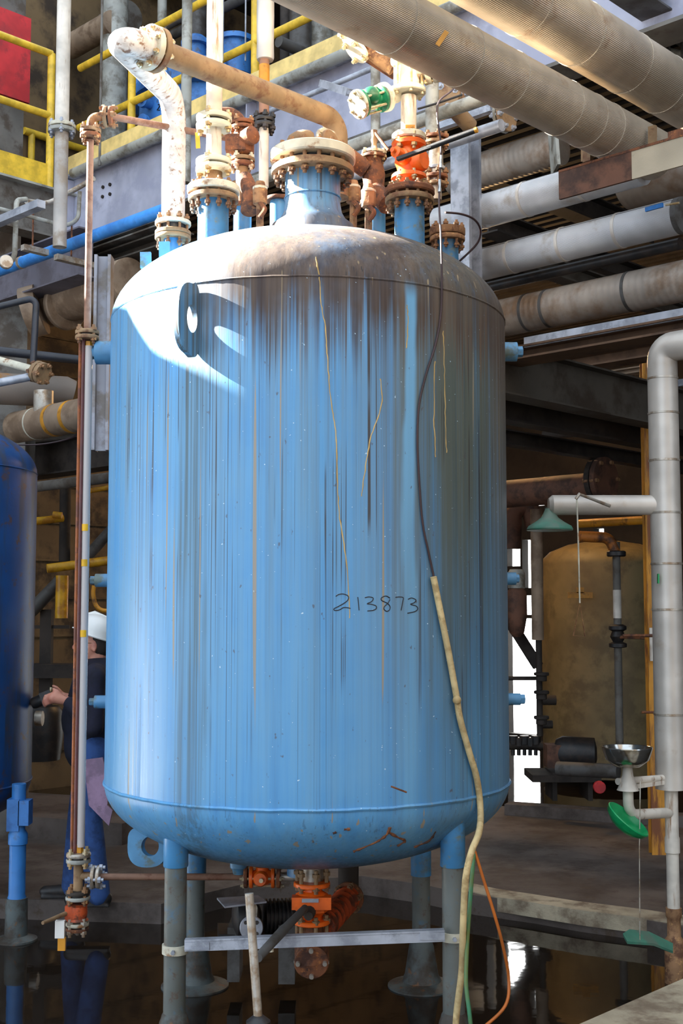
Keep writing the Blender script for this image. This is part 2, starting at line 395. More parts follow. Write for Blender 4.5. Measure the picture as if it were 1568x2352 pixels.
# deck over everything behind the girder, its ribbed underside
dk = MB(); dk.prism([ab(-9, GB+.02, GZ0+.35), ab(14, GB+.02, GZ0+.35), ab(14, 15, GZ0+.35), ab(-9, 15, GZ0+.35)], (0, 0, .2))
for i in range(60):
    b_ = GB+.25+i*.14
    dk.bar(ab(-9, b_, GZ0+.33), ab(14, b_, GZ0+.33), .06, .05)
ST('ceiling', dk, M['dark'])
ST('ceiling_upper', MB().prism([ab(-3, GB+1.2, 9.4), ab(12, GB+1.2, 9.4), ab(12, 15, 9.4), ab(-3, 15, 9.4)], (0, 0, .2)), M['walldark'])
# unseen slab added left of the frame, edge shaped to shade the tank's lower part
cp = MB(); cp.prism([(-4.95, 7.9, 5.30), (-7.8, 7.9, 5.30), (-9.6, 9.3, 5.30), (-14, 9.6, 5.30), (-14, 2.4, 5.30), (-5.22, 2.4, 5.30), (-5.20, 6.12, 5.30), (-4.95, 6.20, 5.30)], (0, 0, .24)); cp.hbeam((-5.4, 2.7, 5.17), (-5.4, 7.85, 5.17), .2, .24)
cp.hbeam((-5.4, 3.0, 0), (-5.4, 3.0, 5.05), .2, .2); cp.hbeam((-5.4, 7.7, 0), (-5.4, 7.7, 5.05), .2, .2)
ST('sun_blocker_canopy', cp, M['webdk'])
# left wall (concrete blocks) and back wall with openings
wl = MB(); wl.bar(ab(11.4, .2, 5.8), ab(11.4, 15, 5.8), .25, 11.8)  # near end and height extended out of view to block the sun
for i in range(14):
    wl.bar(ab(11.25, 3, .4+i*.4), ab(11.25, 15, .4+i*.4), .02, .02)
ST('wall_left', wl, M['blockwall'])
wb = MB(); WB = 14.3
def wpt(px, py):                      # hit the back wall plane
    a = (px-784)/F; b = (1176-py)/F; d = Vector((a, ct-b*st, st+b*ct)); t = WB/d.dot(B); return Vector((0, 0, HC))+d*(0)+Vector((d.x*t, d.y*t, d.z*t))
def wr(px0, py0, px1, py1):
    p = wpt(px0, py0); q = wpt(px1, py1); a0, a1 = p.dot(A), q.dot(A); return min(a0, a1), max(a0, a1), min(p.z, q.z), max(p.z, q.z)
holes = [wr(1140, 1152, 1192, 1245), wr(1160, 1252, 1192, 1300), wr(1196, 1240, 1222, 1350), wr(1160, 1368, 1222, 1412), wr(1160, 1420, 1236, 1690),
         wr(1356, 1066, 1380, 1084), wr(1360, 1128, 1370, 1142), wr(1362, 1192, 1373, 1202), wr(1360, 1214, 1384, 1230), wr(1215, 1146, 1252, 1160), wr(1292, 1140, 1300, 1150),
         wr(1247, 1165, 1258, 1190), wr(1258, 1098, 1280, 1146), wr(1284, 1102, 1294, 1146), wr(1200, 1105, 1215, 1150), wr(1106, 1100, 1126, 1240), wr(1060, 1090, 1098, 1140), wr(1030, 1120, 1070, 1330), wr(940, 1180, 975, 1320)]
av = sorted({-9.0, 12.0}|{v for h in holes for v in h[:2]}); zv = sorted({0.0, 12.0}|{max(v, 0) for h in holes for v in h[2:]})
for i in range(len(av)-1):
    for j in range(len(zv)-1):
        ca, cz = (av[i]+av[i+1])/2, (zv[j]+zv[j+1])/2
        if any(h[0] < ca < h[1] and h[2] < cz < h[3] for h in holes): continue
        wb.bar(ab(av[i], WB+.1, cz), ab(av[i+1], WB+.1, cz), .15, zv[j+1]-zv[j])
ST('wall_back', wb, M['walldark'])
# right wall: far right building side, B direction
wr_ = MB(); wr_.bar(ab(-6.2, 6.6, 4), ab(-6.2, 15, 4), .2, 8); ST('wall_right', wr_, M['walldark'])
# pale sun reflector added outside to brighten the openings and the puddle's reflections
ST('reflector_wall', MB().bar((4.9, 16.0+1.6, 5), (1.2, 31, 5), .3, 10), M['reflector'])
# unseen walls added near right and behind the viewer to darken the tank's right
ST('shade_wall_near', MB().box((3.7, -2.2, 4), .15, 5.4, 4).box((1.8, -7.5, 4), 1.8, .15, 4), M['walldark'])
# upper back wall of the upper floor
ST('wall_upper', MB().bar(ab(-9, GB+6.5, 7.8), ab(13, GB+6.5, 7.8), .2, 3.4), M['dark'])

# lamp over the back bay (warm light seen on the block wall and the yellow pipes)
lp = T('bay_lamp', 'warm bay lamp hung from the deck behind the tall blue tank', 'lamp', ab(7.9, 10.2, 4.9))
lc = ab(7.9, 10.2, 4.75)
O('lamp_shade', MB().lathe([(.05, .25), (.08, .12), (.22, 0), (.21, 0), (.06, .11)], lc), M['greydk'], lp)
O('stem', MB().tube([lc+Z*.24, lc+Z*.85], .012), M['greydk'], lp)
mb_, nt_, bs_, _ = newmat('lamp_glow'); bs_.inputs['Emission Color'].default_value = (1, .55, .2, 1); bs_.inputs['Emission Strength'].default_value = 12
O('bulb', MB().ball(lc+Z*.06, .05), mb_, lp)
ld = bpy.data.lights.new('bay_lamp_light', 'POINT'); ld.energy = 230; ld.color = (1, .60, .25); ld.shadow_soft_size = .15
lo = bpy.data.objects.new('bay_lamp_light', ld); COL.objects.link(lo); lo.location = lc-Z*.1
lo.parent = lp; lo.matrix_parent_inverse = Matrix.Translation(-Vector(lp.location))

# ---------------------------------------------------------------- main girder with its deck edge
zc = (GZ0+GZ1)/2
gt = T('deck_girder', 'tall grey-lavender deck girder running behind the tank nozzles', 'girder', ab(2, GB, GZ0))
ga0, ga1 = -4.2, hit(G, A, 165).dot(A)
O('web', MB().bar(ab(ga0, GB, zc), ab(ga1, GB, zc), .014, GZ1-GZ0), M['web'], gt)
O('flange', MB().bar(ab(ga0, GB, GZ1), ab(ga1, GB, GZ1), .22, .02), M['galv'], gt)
O('flange', MB().bar(ab(ga0, GB, GZ0), ab(ga1, GB, GZ0), .26, .025), M['webdk'], gt)
for i, a_ in enumerate((hit(G, A, 172).dot(A), ga1-2.6)):
    O('stiffener', MB().bar(ab(a_, GB-.06, GZ0+.02), ab(a_, GB-.06, GZ1-.02), .10, .012, A), M['web'], gt)
bm_ = MB().tube([(0, 0, -.012), (0, 0, .012)], .016, 6).mesh('bolt', M['dark'])
def put(name, me, parent, loc, ax, label=None):
    o = bpy.data.objects.new(name, me); COL.objects.link(o); o.parent = parent
    o.matrix_parent_inverse = Matrix.Translation(-wloc(parent))
    o.rotation_mode = 'QUATERNION'; o.rotation_quaternion = ax.to_track_quat('Z', 'Y'); o.location = loc
    if label: o['label'] = label
    return o
def girder_at(px, py):
    a = (px-784)/F; b = (1176-py)/F; d = Vector((a, ct-b*st, st+b*ct)); t = (GB-.012)/d.dot(B); return Vector((0, 0, HC))+d*t
for q in ((237, 430), (253, 424), (236, 452), (253, 446)): put('bolt', bm_, gt, girder_at(*q), B)
# pipes laid along the girder's top
tag_g = None
O('conduit', MB().tube([ab(ga0, GB-.12, GZ1-.01), ab(ga1-.2, GB-.12, GZ1-.01)], .045), M['grey'], None, 'grey conduit laid along the top edge of the deck girder', 'conduit')
# handrail on the deck edge
rl = T('deck_handrail', 'yellow pipe handrail along the deck above the girder', 'handrail', ab(3, GB+.05, GZ1))
ra1 = hit(G, A, 190).dot(A)+.15; ra0 = -3.0
for z_ in (6.42, 7.0): O('rail', MB().tube([ab(ra0, GB+.05, z_), ab(ra1, GB+.05, z_)], .034), M['yellow'], rl)
O('toe_board', MB().bar(ab(ra0, GB-.02, GZ1+.13), ab(ra1+.2, GB-.02, GZ1+.13), .012, .2), M['yellowpale'], rl)
p1 = hit(G, A, 290).dot(A); p2 = hit(G, A, 575).dot(A)
for a_ in (p1, p2, 2*p2-p1, 3*p2-2*p1): O('post', MB().tube([ab(a_, GB+.05, GZ1), ab(a_, GB+.05, 7.7 if a_ == p2 else 7.0)], .036), M['yellow'], rl)

# ---------------------------------------------------------------- left platform along B
CA = ga1                                             # platform edge at this A coordinate
def bl(px, py, y0=None):                             # point on the platform's edge plane seen at a pixel
    a = (px-784)/F; b = (1176-py)/F; d = Vector((a, ct-b*st, st+b*ct)); t = CA/d.dot(A); return Vector((0, 0, HC))+d*t
pf = T('platform_beam', 'grey platform edge beam with pale lip at the left, below the yellow toe board', 'beam', bl(60, 480))
z1 = bl(60, 425).z; z0 = bl(60, 535).z; b0 = GB-2.6
O('web', MB().bar(ab(CA, b0, (z0+z1)/2), ab(CA, GB+.1, (z0+z1)/2), .014, z1-z0), M['webdk'], pf)
O('flange', MB().bar(ab(CA, b0, z1), ab(CA, GB+.1, z1), .2, .02), M['grey'], pf)
O('flange', MB().bar(ab(CA, b0, z0), ab(CA, GB+.1, z0), .2, .02), M['webdk'], pf)
r2 = T('platform_handrail', 'yellow pipe handrail of the left platform in front of the red board', 'handrail', bl(110, 400))
bE = bl(116, 130).dot(B)
for py in (105, 250): z_ = bl(60, py).z; O('rail', MB().tube([ab(CA-.02, b0, z_), ab(CA-.02, bE, z_)], .034), M['yellow'], r2)
O('post', MB().tube([ab(CA-.02, bE, z1), ab(CA-.02, bE, bl(60, 105).z)], .036), M['yellow'], r2)
O('toe_board', MB().bar(ab(CA-.03, b0, z1+.13), ab(CA-.03, bE, z1+.13), .012, .22), M['yellow'], r2)
# red board and grey panel behind the rail
rb = T('board_panel', 'big red painted board on a grey column at the upper left corner', 'board', bl(30, 350)+A*.5)
pc = ab(CA+.5, bl(0, 200).dot(B)-.25)
def blo(px, py, off):
    a = (px-784)/F; b = (1176-py)/F; d = Vector((a, ct-b*st, st+b*ct)); t = (CA+off)/d.dot(A); return Vector((0, 0, HC))+d*t
u0 = blo(66, 140, .5); bR = u0.dot(B)
zt = blo(66, 45, .5).z; zm = blo(66, 240, .5).z; zb = blo(60, 370, .5).z
O('board', MB().bar(ab(CA+.5, bR-1.2, (zt+zm)/2), ab(CA+.5, bR, (zt+zm)/2), .06, zt-zm), M['red'], rb)
O('column', MB().bar(ab(CA+.62, bR-1.2, 5.9), ab(CA+.62, bR-.02, 5.9), .16, 4.2), M['webdk'], rb)
# second inner rail
rr = T('inner_handrail', 'low yellow handrail further back between the grey column and the girder', 'handrail', blo(75, 340, 1.2))
i0 = blo(55, 300, 1.6); i1 = blo(250, 362, 1.6); i1.z = i0.z
O('rail', MB().tube([i0, hit(i0, B, 262)], .04), M['yellow'], rr)
i2 = hit(i0, B, 73); O('post', MB().tube([i2, i2-Z*.55], .036), M['yellow'], rr)
for k_, (px, py) in enumerate(((92, 340),)):
    pass
# mesh screen behind
g0 = blo(75, 0, 2.2); g1 = blo(130, 95, 2.2); gm = MB(); bb0, bb1 = g0.dot(B), g1.dot(B)
for i in range(9): bq = bb0+(bb1-bb0)*i/8; gm.tube([ab(CA+2.2, bq, 6.6), ab(CA+2.2, bq, 8.2)], .008, 5)
for i in range(24): z_ = 6.6+i*.07; gm.tube([ab(CA+2.2, bb0, z_), ab(CA+2.2, bb1, z_)], .008, 5)
O('mesh_screen', gm, M['galv'], None, 'wire mesh screen beside the red board at upper left', 'screen')
# upper floor beams and ducts, dark clutter
def hp(name, label, cat, px0, py0, y0, px1, r, m, d=None, group=None, n=16):
    a_, b_ = line(px0, py0, y0, px1, d)
    if d is None:
        if a_.dot(A) > 11.15: a_ = a_+A*(11.15-a_.dot(A))
        if b_.dot(A) > 11.15: b_ = b_+A*(11.15-b_.dot(A))
    return O(name, MB().tube([a_, b_], r, n), M[m], None, label, cat, group)
def vp(name, label, cat, px, py0, py1, y, r, m, group=None):
    a_ = P(px, (py0+py1)/2, y); z0_, z1_ = P(px, py1, y).z, P(px, py0, y).z
    return O(name, MB().tube([(a_.x, y, z0_), (a_.x, y, z1_)], r), M[m], None, label, cat, group)
hp('duct', 'wide tan duct sloping across the top left behind the tall white pipe', 'duct', 130, 130, 14, 300, .16, 'webdk')
hp('duct', 'second tan duct just below the topmost one at upper left', 'duct', 70, 160, 13.5, 260, .13, 'tanjacket')
hp('service_pipe', 'long thin brown pipe high behind the top yellow rail', 'pipe', 60, 230, 14.5, 480, .06, 'webdk')
hp('service_pipe', 'brown pipe under the roof, second from the top behind the rails', 'pipe', 150, 210, 14, 640, .05, 'greydk')
hp('service_pipe', 'dark pipe crossing behind the middle yellow rail', 'pipe', 160, 300, 14, 620, .04, 'webdk')
hp('roof_beam', 'dark roof beam seen above the mottled elbow pipe', 'beam', 160, 90, 15, 640, .12, 'dark')
hp('duct', 'pale round duct crossing behind the left platform rails', 'duct', 60, 205, 14.8, 290, .13, 'grey', X)
vp('vertical_duct', 'grey vertical duct behind the mottled elbow pipe', 'duct', 262, -40, 360, 12.5, .14, 'grey')
vp('vertical_duct', 'tall grey duct left of the insulated drop pipe', 'duct', 447, -40, 330, 12, .12, 'greydk')
vp('vertical_pipe', 'slim grey pipe between the yellow rails and the brown duct', 'pipe', 372, -40, 110, 11.5, .045, 'grey')
vp('vertical_pipe', 'pale grey vertical pipe left of the tall white pipe', 'pipe', 428, -40, 420, 8.6, .038, 'grey')
for i, (px, r) in enumerate(((690, .10), (730, .13), (775, .13), (655, .05), (612, .05))):
    vp('column_pipe', ['grey vertical pipe behind the rail, left of three', 'grey vertical pipe behind the rail, middle of three', 'grey vertical pipe behind the rail, next to the overhead insulated pipes', 'thin dark vertical pipe right of the insulated drop pipe', 'thin dark vertical pipe hidden by the insulated drop pipe'][i], 'pipe', px, -40, 200, 10.6+i*.2, r, ['greydk', 'grey', 'grey', 'dark', 'dark'][i])
for i, px in enumerate((512, 572-8)):
    vp('hanger_rod', ['thin bright hanger rod right of the tall white pipe', 'thin bright hanger rod beside the yellow post'][i], 'rod', px, -40, 140, 9.6, .007, 'galv')
vp('hanger_rod', 'long thin rod hanging left of the brown vertical duct', 'rod', 232, -40, 380, 10.6, .012, 'webdk')
hp('valve_pipe', 'dark pipe with flange behind the insulated drop pipe', 'pipe', 640, 95, 10, 740, .05, 'greydk', B)
# sidewall bulk behind
O('round_vessel', MB().lathe([(.01, -.05), (.12, 0), (.16, .08), (.16, .7)], P(690, 20, 12.5)), M['greydk'], None, 'dark round vessel top behind the upper rails', 'vessel')

# ---------------------------------------------------------------- blue reactor on the deck
rc = P(470, 250, 12.1); rc.z = 6.0; RX = T('blue_reactor', 'blue reactor vessel standing on the deck behind the handrail', 'vessel', rc); RR = .66
O('shell', MB().lathe([(RR, -.2), (RR, .95), (RR*.97, 1.05), (RR*.85, 1.18), (RR*.55, 1.30), (.15, 1.34)], rc, None, 40), M['bluevessel'], RX)
zf = P(470, 190, 11.6).z-rc.z
O('rim', MB().lathe([(RR, zf-.06), (RR+.08, zf-.05), (RR+.08, zf+.05), (RR, zf+.06)], rc, None, 40, False), M['bluevessel'], RX)
cl = MB().lathe([(.02, -.10), (.032, -.06), (.032, .04), (.018, .07), (.018, .10)], (0, 0, 0), None, 10).mesh('rim_clamp', M['bluevessel'])
for i in range(26):
    t_ = 2*PI*i/26; o_ = put('rim_clamp', cl, RX, rc+Vector((math.cos(t_)*(RR+.06), math.sin(t_)*(RR+.06), zf+.07)), Z)
def on_reactor(px, py):
    a = (px-784)/F; b = (1176-py)/F; d = Vector((a, ct-b*st, st+b*ct)); o = Vector((0, 0, HC))
    dx, dy = d.x, d.y; ox, oy = o.x-rc.x, o.y-rc.y; R_ = RR+.002
    A_ = dx*dx+dy*dy; B_ = 2*(ox*dx+oy*dy); C_ = ox*ox+oy*oy-R_*R_; q = B_*B_-4*A_*C_
    return o+d*((-B_-math.sqrt(max(q, 0)))/(2*A_))
for q in ((345, 240), (345, 285)):
    s_ = on_reactor(*q); ax_ = Vector((-.55, -.83, 0)); O('side_nozzle', MB().lathe([(.05, -.05), (.05, .08), (.065, .08), (.065, .12), (.03, .12), (.03, .14)], s_, ax_, 14), M['bluevessel'], RX)
tn = P(540, 130, 11.6); O('top_nozzle', MB().lathe([(.16, -.2), (.16, .12), (.2, .12), (.2, .17), (.1, .2)], tn, None, 20), M['bluevessel'], RX)
O('top_nozzle', MB().lathe([(.1, -.3), (.1, .1), (.15, .1), (.15, .14), (.08, .2)], P(450, 130, 11.6), None, 20), M['bluevessel'], RX)
wr1 = MB()
for st_ in ([(380, 1450), (395, 1445), (405, 1460), (385, 1500), (365, 1525), (400, 1525)], [(420, 1460), (425, 1520)], [(470, 1455), (455, 1460), (450, 1485), (470, 1495), (472, 1520), (450, 1525)]):
    wr1.tube([on_reactor(300+x*.1658, y*.1658) for x, y in st_], .006, 5)
O('marker_writing', wr1, M['ink'], RX, 'handwritten black digits starting 213')
# ================================================================ the big blue tank
TX, TY, TR = P(708, 1100, 5.72).x, 5.72, .925
TZ0, TZ1, HT, HB = 1.115, 3.215, .425, .37
TC = Vector((TX, TY, 0))
def domez(r): return TZ1+HT*math.sqrt(max(0, 1-(r/TR)**2))
def botz(r): return TZ0-HB*math.sqrt(max(0, 1-(r/TR)**2))
tk = T('process_tank', 'tall round blue process tank with grimy head and run marks, standing on four legs', 'tank', (TX, TY, 0))
prof = []
for i in range(25): t_ = PI/2*i/24; prof.append((TR*math.sin(t_), TZ0-HB*math.cos(t_)))
for i in range(1, 20): prof.append((TR, TZ0+(TZ1-TZ0)*i/20))
for i in range(25): t_ = PI/2*i/24; prof.append((TR*math.cos(t_), TZ1+HT*math.sin(t_)))
O('shell', MB().lathe(prof, TC, None, 128, False), M['tank'], tk, smooth=60)
def ringtube(z, r, rr, m, wob=0):
    return MB().tube([(TX+math.cos(2*PI*i/96)*(r+random.uniform(-wob, wob)), TY+math.sin(2*PI*i/96)*(r), z+random.uniform(-wob, wob)) for i in range(96)], rr, 6, closed=True)
O('weld_seam', ringtube(TZ0, TR, .008, 0, .0015), M['tank'], tk)
O('weld_seam', ringtube(TZ1+.01, TR-.001, .005, 0, .001), M['tank'], tk)
def on_tank(px, py, off=.002):
    a = (px-784)/F; b = (1176-py)/F; d = Vector((a, ct-b*st, st+b*ct)); o = Vector((0, 0, HC)); R_ = TR+off
    ox, oy = o.x-TX, o.y-TY; A_ = d.x**2+d.y**2; B_ = 2*(ox*d.x+oy*d.y); C_ = ox*ox+oy*oy-R_*R_
    return o+d*((-B_-math.sqrt(max(B_*B_-4*A_*C_, 0)))/(2*A_))
# bolts, flanges
def stud_mesh(L, r, name='bolt', m='bsteel', nut=True):
    b = MB().tube([(0, 0, -L/2), (0, 0, L/2)], r, 8)
    if nut:
        h = r*1.7; e = L/2-r*1.6-h/2
        for s_ in (-1, 1): b.tube([(0, 0, s_*e-h/2), (0, 0, s_*e+h/2)], r*1.9, 6)
    return b.mesh(name, M[m])
def bolts(parent, c, ax, rc_, n, L, r, ph=0, m='bsteel', name='bolt'):
    me = stud_mesh(L, r, name, m); ax = ax.normalized(); u = ax.orthogonal().normalized() if abs(ax.z) < .99 else X; v = ax.cross(u)
    for i in range(n):
        t_ = ph+2*PI*(i+.5)/n; put(name, me, parent, Vector(c)+(u*math.cos(t_)+v*math.sin(t_))*rc_, ax)
def flange(parent, c, ax, r, th, m, hole=0, name='flange', label=None):
    return O(name, MB().lathe([(r*.55, -th/2), (r*.97, -th/2), (r, -th/2+.003), (r, th/2-.003), (r*.97, th/2), (r*.55, th/2)], c, ax, 40), M[m], parent, label)
def joint(parent, c, ax, r, th, m1, m2=None, n=8, gap=.008, br=None, bm='bsteel', bp=None, ph=0, ext=.045):
    ax = Vector(ax).normalized(); c = Vector(c); br = br or r*.06
    f1 = flange(parent, c-ax*(th/2+gap/2), ax, r, th, m1); flange(parent, c+ax*(th/2+gap/2), ax, r, th, m2 or m1)
    O('gasket', MB().disc(c, ax, r*.72, gap*1.5, 28), M['black'], parent)
    bolts(bp or f1, c, ax, r*.84, n, 2*th+gap+ext, br, ph, bm)
def at(px, py, y): return P(px, py, y)
# nozzle = part of the tank; its own flange and studs are sub-parts
def nozzle(px, y, r, py_f, rf, th, n, m='bluenozzle', fm='rusttan', flare=1.0, lab=None):
    c = P(px, py_f, y); rr_ = math.hypot(c.x-TX, c.y-TY); zb_ = domez(min(rr_, TR-.02))-.10
    h = c.z-zb_
    pr = [(r*(1+.02*flare), 0)]
    if flare > 1: 
        zt_ = domez(rr_)-zb_
        pr = [(r*1.0+.09, -.02), (r+.06, zt_-.005), (r+.028, zt_+.02), (r+.008, zt_+.055), (r, zt_+.10)]
    pr += [(r, h)]
    nz = O('nozzle', MB().lathe(pr, (c.x, c.y, zb_), None, 40), M['tank' if flare > 1 else m], tk, lab)
    O('flange', MB().lathe([(r, -th), (rf*.97, -th), (rf, -th+.004), (rf, -.004), (rf*.97, 0), (r*.8, 0)], c, None, 40), M[fm], nz)
    return c, nz
# manway
c, nz = nozzle(718, 5.35, .124, 388, .186, .034, 12, flare=2)
MW = c
O('weld_bead', MB().tube([(c.x+math.cos(2*PI*i/40)*.125, c.y+math.sin(2*PI*i/40)*.125, c.z-.14) for i in range(40)], .004, 6, closed=True), M['tank'], nz)
bolts(nz, c+Z*.012, Z, .160, 16, .17, .0095, 0, 'rustlight', 'stud')
lid = T('manway_cover', 'round rust-stained cream manway cover bolted on the tank centre', 'cover', c+Z*.01)
O('cover_plate', MB().lathe([(.12, .008), (.125, .026), (.186, .026), (.192, .032), (.192, .068), (.186, .074), (.01, .074)], c, None, 48), M['cream'], lid)
O('gasket', MB().lathe([(.12, 0), (.14, 0), (.14, .024), (.12, .024)], c, None, 32), M['black'], lid)
e_ = c+Vector((-.015, -.02, .074))
O('blind_stub', MB().lathe([(.05, 0), (.05, .035), (.062, .06), (.062, .085), (.05, .1), (.02, .11)], e_-Vector((.02, 0, .02)), Vector((-.25, -.3, 1)), 20), M['rusttan'], lid)
O('lifting_tab', MB().disc(c+Vector((.06, .03, .135)), Vector((.75, -.6, .1)), .066, .022, 26), M['cream'], lid)
O('lifting_tab', MB().disc(c+Vector((.078, .016, .132)), Vector((.75, -.6, .1)), .055, .02, 26), M['rusttan'], lid)
for dx_, dz_ in ((.035, .175), (.095, .12)): O('nut', MB().tube([c+Vector((dx_-.01, -.01, dz_-.01)), c+Vector((dx_+.03, .03, dz_-.01))], .013, 6), M['bright'], lid)
# nozzles on the head
cL, nzL = nozzle(490, 5.45, .070, 452, .115, .024, 10, fm='rusttan')
cR, nzR = nozzle(940, 5.45, .068, 455, .112, .024, 10, fm='rusttan')
cA, nzA = nozzle(397, 5.87, .045, 542, .088, .02, 8, fm='rusttan')
cB, nzB = nozzle(1027, 5.97, .055, 545, .088, .022, 8, fm='rustlight')
cC, nzC = nozzle(557, 6.0, .045, 470, .07, .018, 6, fm='rust')
cD, nzD = nozzle(862, 6.0, .05, 462, .08, .018, 6, fm='rust')
cE, nzE = nozzle(640, 6.1, .045, 455, .07, .018, 6, fm='rust')
for q, px in ((cC, 600), (cD, 845), (cE, 812)): pass
bolts(nzL, cL-Z*.002, Z, .096, 12, .14, .0075, .1, 'bsteel', 'stud')
bolts(nzR, cR-Z*.002, Z, .094, 12, .13, .0075, .1, 'rustlight', 'stud')
bolts(nzA, cA+Z*.02, Z, .072, 8, .17, .007, .2, 'bsteel', 'stud')
bolts(nzB, cB+Z*.0, Z, .072, 8, .14, .007, .2, 'rustlight', 'stud')
# rusty cap fittings between the nozzles
for px, py, yy, lb in ((597, 455, 5.75, 'rusty hexagonal cap fitting between the left nozzle and the manway'), (846, 462, 5.7, 'rusty hexagonal cap fitting right of the manway'), (811, 452, 5.85, 'rusty capped fitting close behind the manway flange')):
    q = P(px, py, yy); zz = domez(math.hypot(q.x-TX, q.y-TY))
    t_ = T('cap_fitting', lb, 'fitting', (q.x, q.y, zz))
    O('body', MB().lathe([(.018, zz-q.z-.02), (.018, -.035), (.034, -.03), (.036, .05), (.026, .062), (.022, .08)], q, None, 8), M['rustlight'], t_)
    O('collar', MB().lathe([(.032, .04), (.036, .043), (.036, .052), (.032, .055)], q, None, 20), M['cream'], t_)
    O('hook_bolt', MB().tube([q+Vector((.0, -.02, -.03)), q+Vector((.03, -.045, -.07)), q+Vector((.0, -.04, -.11))], .012, 8, bend=.02), M['rust'], t_)
# ring band running round the head behind the nozzles (pipe manifold)
mp = [(TX+math.cos(math.radians(a_))*.50, TY+math.sin(math.radians(a_))*.50-.05, domez(.5)+.09) for a_ in range(15, 175, 8)]
O('steam_manifold', MB().tube(mp, .022, 10), M['grey'], None, 'curved grey manifold pipe lying behind the manway on the tank head', 'pipe')
# lifting lugs on the shoulder
def lug_profile(L, H, hole):
    pass
lg_c = on_tank(452, 738, 0); th_ = math.atan2(lg_c.x-TX, -(lg_c.y-TY)); rad = Vector((math.sin(th_), -math.cos(th_), 0)); tan_ = Z.cross(rad)
ou, inn = [], []
nn = 32
for i in range(nn):
    t_ = 2*PI*i/nn; cx_, cz_ = math.cos(t_), math.sin(t_)
    ex = .045+.10*abs(cx_)**.75*(1 if cx_ > 0 else -.55); ez = .145*math.copysign(abs(cz_)**.7, cz_)
    if cx_ < 0: ez *= 1.08
    ou.append(lg_c+rad*ex+Z*ez-tan_*.012); inn.append(lg_c+rad*(.05+.036*cx_)+Z*(.058*cz_)-tan_*.012)
lug = MB().plate_hole(ou, inn, tan_*.024)
O('lifting_lug', lug, M['tank'], tk, 'eye plate with a round hole on the upper left shoulder', smooth=30)
for px, py in ((345, 592), (388, 568)):
    q = P(px, py, 5.62); O('insulation_clip', MB().bar(q-Vector((.02, 0, .05)), q+Vector((-.022, 0, .025)), .05, .022), M['bluelug'], tk)
# bottom lug
q = P(338, 1945, 5.35)
ou, inn = [], []
for i in range(nn):
    t_ = 2*PI*i/nn; cx_, cz_ = math.cos(t_), math.sin(t_)
    ou.append(q+X*(.085*math.copysign(abs(cx_)**.8, cx_))+Z*(.088*math.copysign(abs(cz_)**(.8 if cz_ < 0 else .45), cz_))); inn.append(q+Vector((.012+.038*cx_, 0, .002+.042*cz_)))
O('lifting_lug', MB().plate_hole(ou, inn, (.01, .028, 0)), M['bluelug'], tk, 'blue eye plate under the lower left edge', smooth=30)
O('bracket', MB().bar(P(1028, 1945, 5.2)+Z*.08, P(1024, 1990, 5.2), .05, .012, Y), M['bluelug'], tk)
# side stubs
def stub(px0, px1, py, r, dirn, y, capr, m='bluelug'):
    c0 = P(px0, py, y); c1 = P(px1, py, y); d_ = (c1-c0).normalized(); L_ = (c1-c0).length
    s_ = O('side_stub', MB().lathe([(r, -.12), (r, L_*.72), (r*.97, L_*.73)], c0, d_, 28), M[m], tk)
    O('plug', MB().lathe([(capr, L_*.7), (capr, L_*.98), (capr*.9, L_)], c0, d_, 6), M[m], s_)
stub(262, 205, 810, .056, -1, 5.72, .032); stub(252, 207, 1333, .031, -1, 5.72, .02); stub(250, 205, 1612, .030, -1, 5.72, .018)
stub(1150, 1200, 808, .046, 1, 5.75, .026); stub(1164, 1192, 1329, .03, 1, 5.75, .02); stub(1166, 1205, 1606, .028, 1, 5.75, .024)
# legs
def leg(px, pyref, y, front=True):
    q = P(px, pyref, y); x = q.x; zt_ = botz(min(math.hypot(x-TX, y-TY), TR-.03))+.06
    l_ = O('leg', MB().lathe([(.046, .14), (.046, zt_-.05)], (x, y, 0), None, 28), M['legpaint'], tk)
    O('upper_sleeve', MB().lathe([(.05, P(px, 1990 if front else 2010, y).z), (.052, P(px, 1988 if front else 2010, y).z), (.052, zt_)], (x, y, 0), None, 28), M['bluenozzle'], l_)
    O('foot', MB().lathe([(.17, 0), (.17, .008), (.10, .03), (.085, .06), (.075, .12), (.062, .20), (.056, .215), (.052, .23), (.046, .24)], (x, y, 0), None, 32), M['legfoot'], l_)
    return x
M['legpaint'] = mat('worn_leg_paint', (96, 100, 96), (66, 110, 140), 5, .54, .68, c3=(88, 76, 66), rough=.55, bump=.2)
M['legfoot'] = mat('leg_foot', (84, 92, 92), (60, 52, 44), 7, .4, .62, c3=(110, 74, 44), rough=.6, bump=.2)
M['legblue'] = M['legpaint']
lx1 = leg(402, 2150, 5.16); lx2 = leg(1041, 2150, 5.16); leg(449, 2100, 6.30, False); leg(967, 2100, 6.30, False)
O('drain_boss', MB().lathe([(.09, 0), (.09, .05), (.06, .1)], (TX+.0, TY-.1, botz(0)-.05), None, 24), M['bluenozzle'], tk)
O('boss', MB().lathe([(.026, 0), (.03, .02), (.04, .03), (.04, .1)], P(548, 1992, 5.7)-Z*.03, None, 16), M['bluelug'], tk)
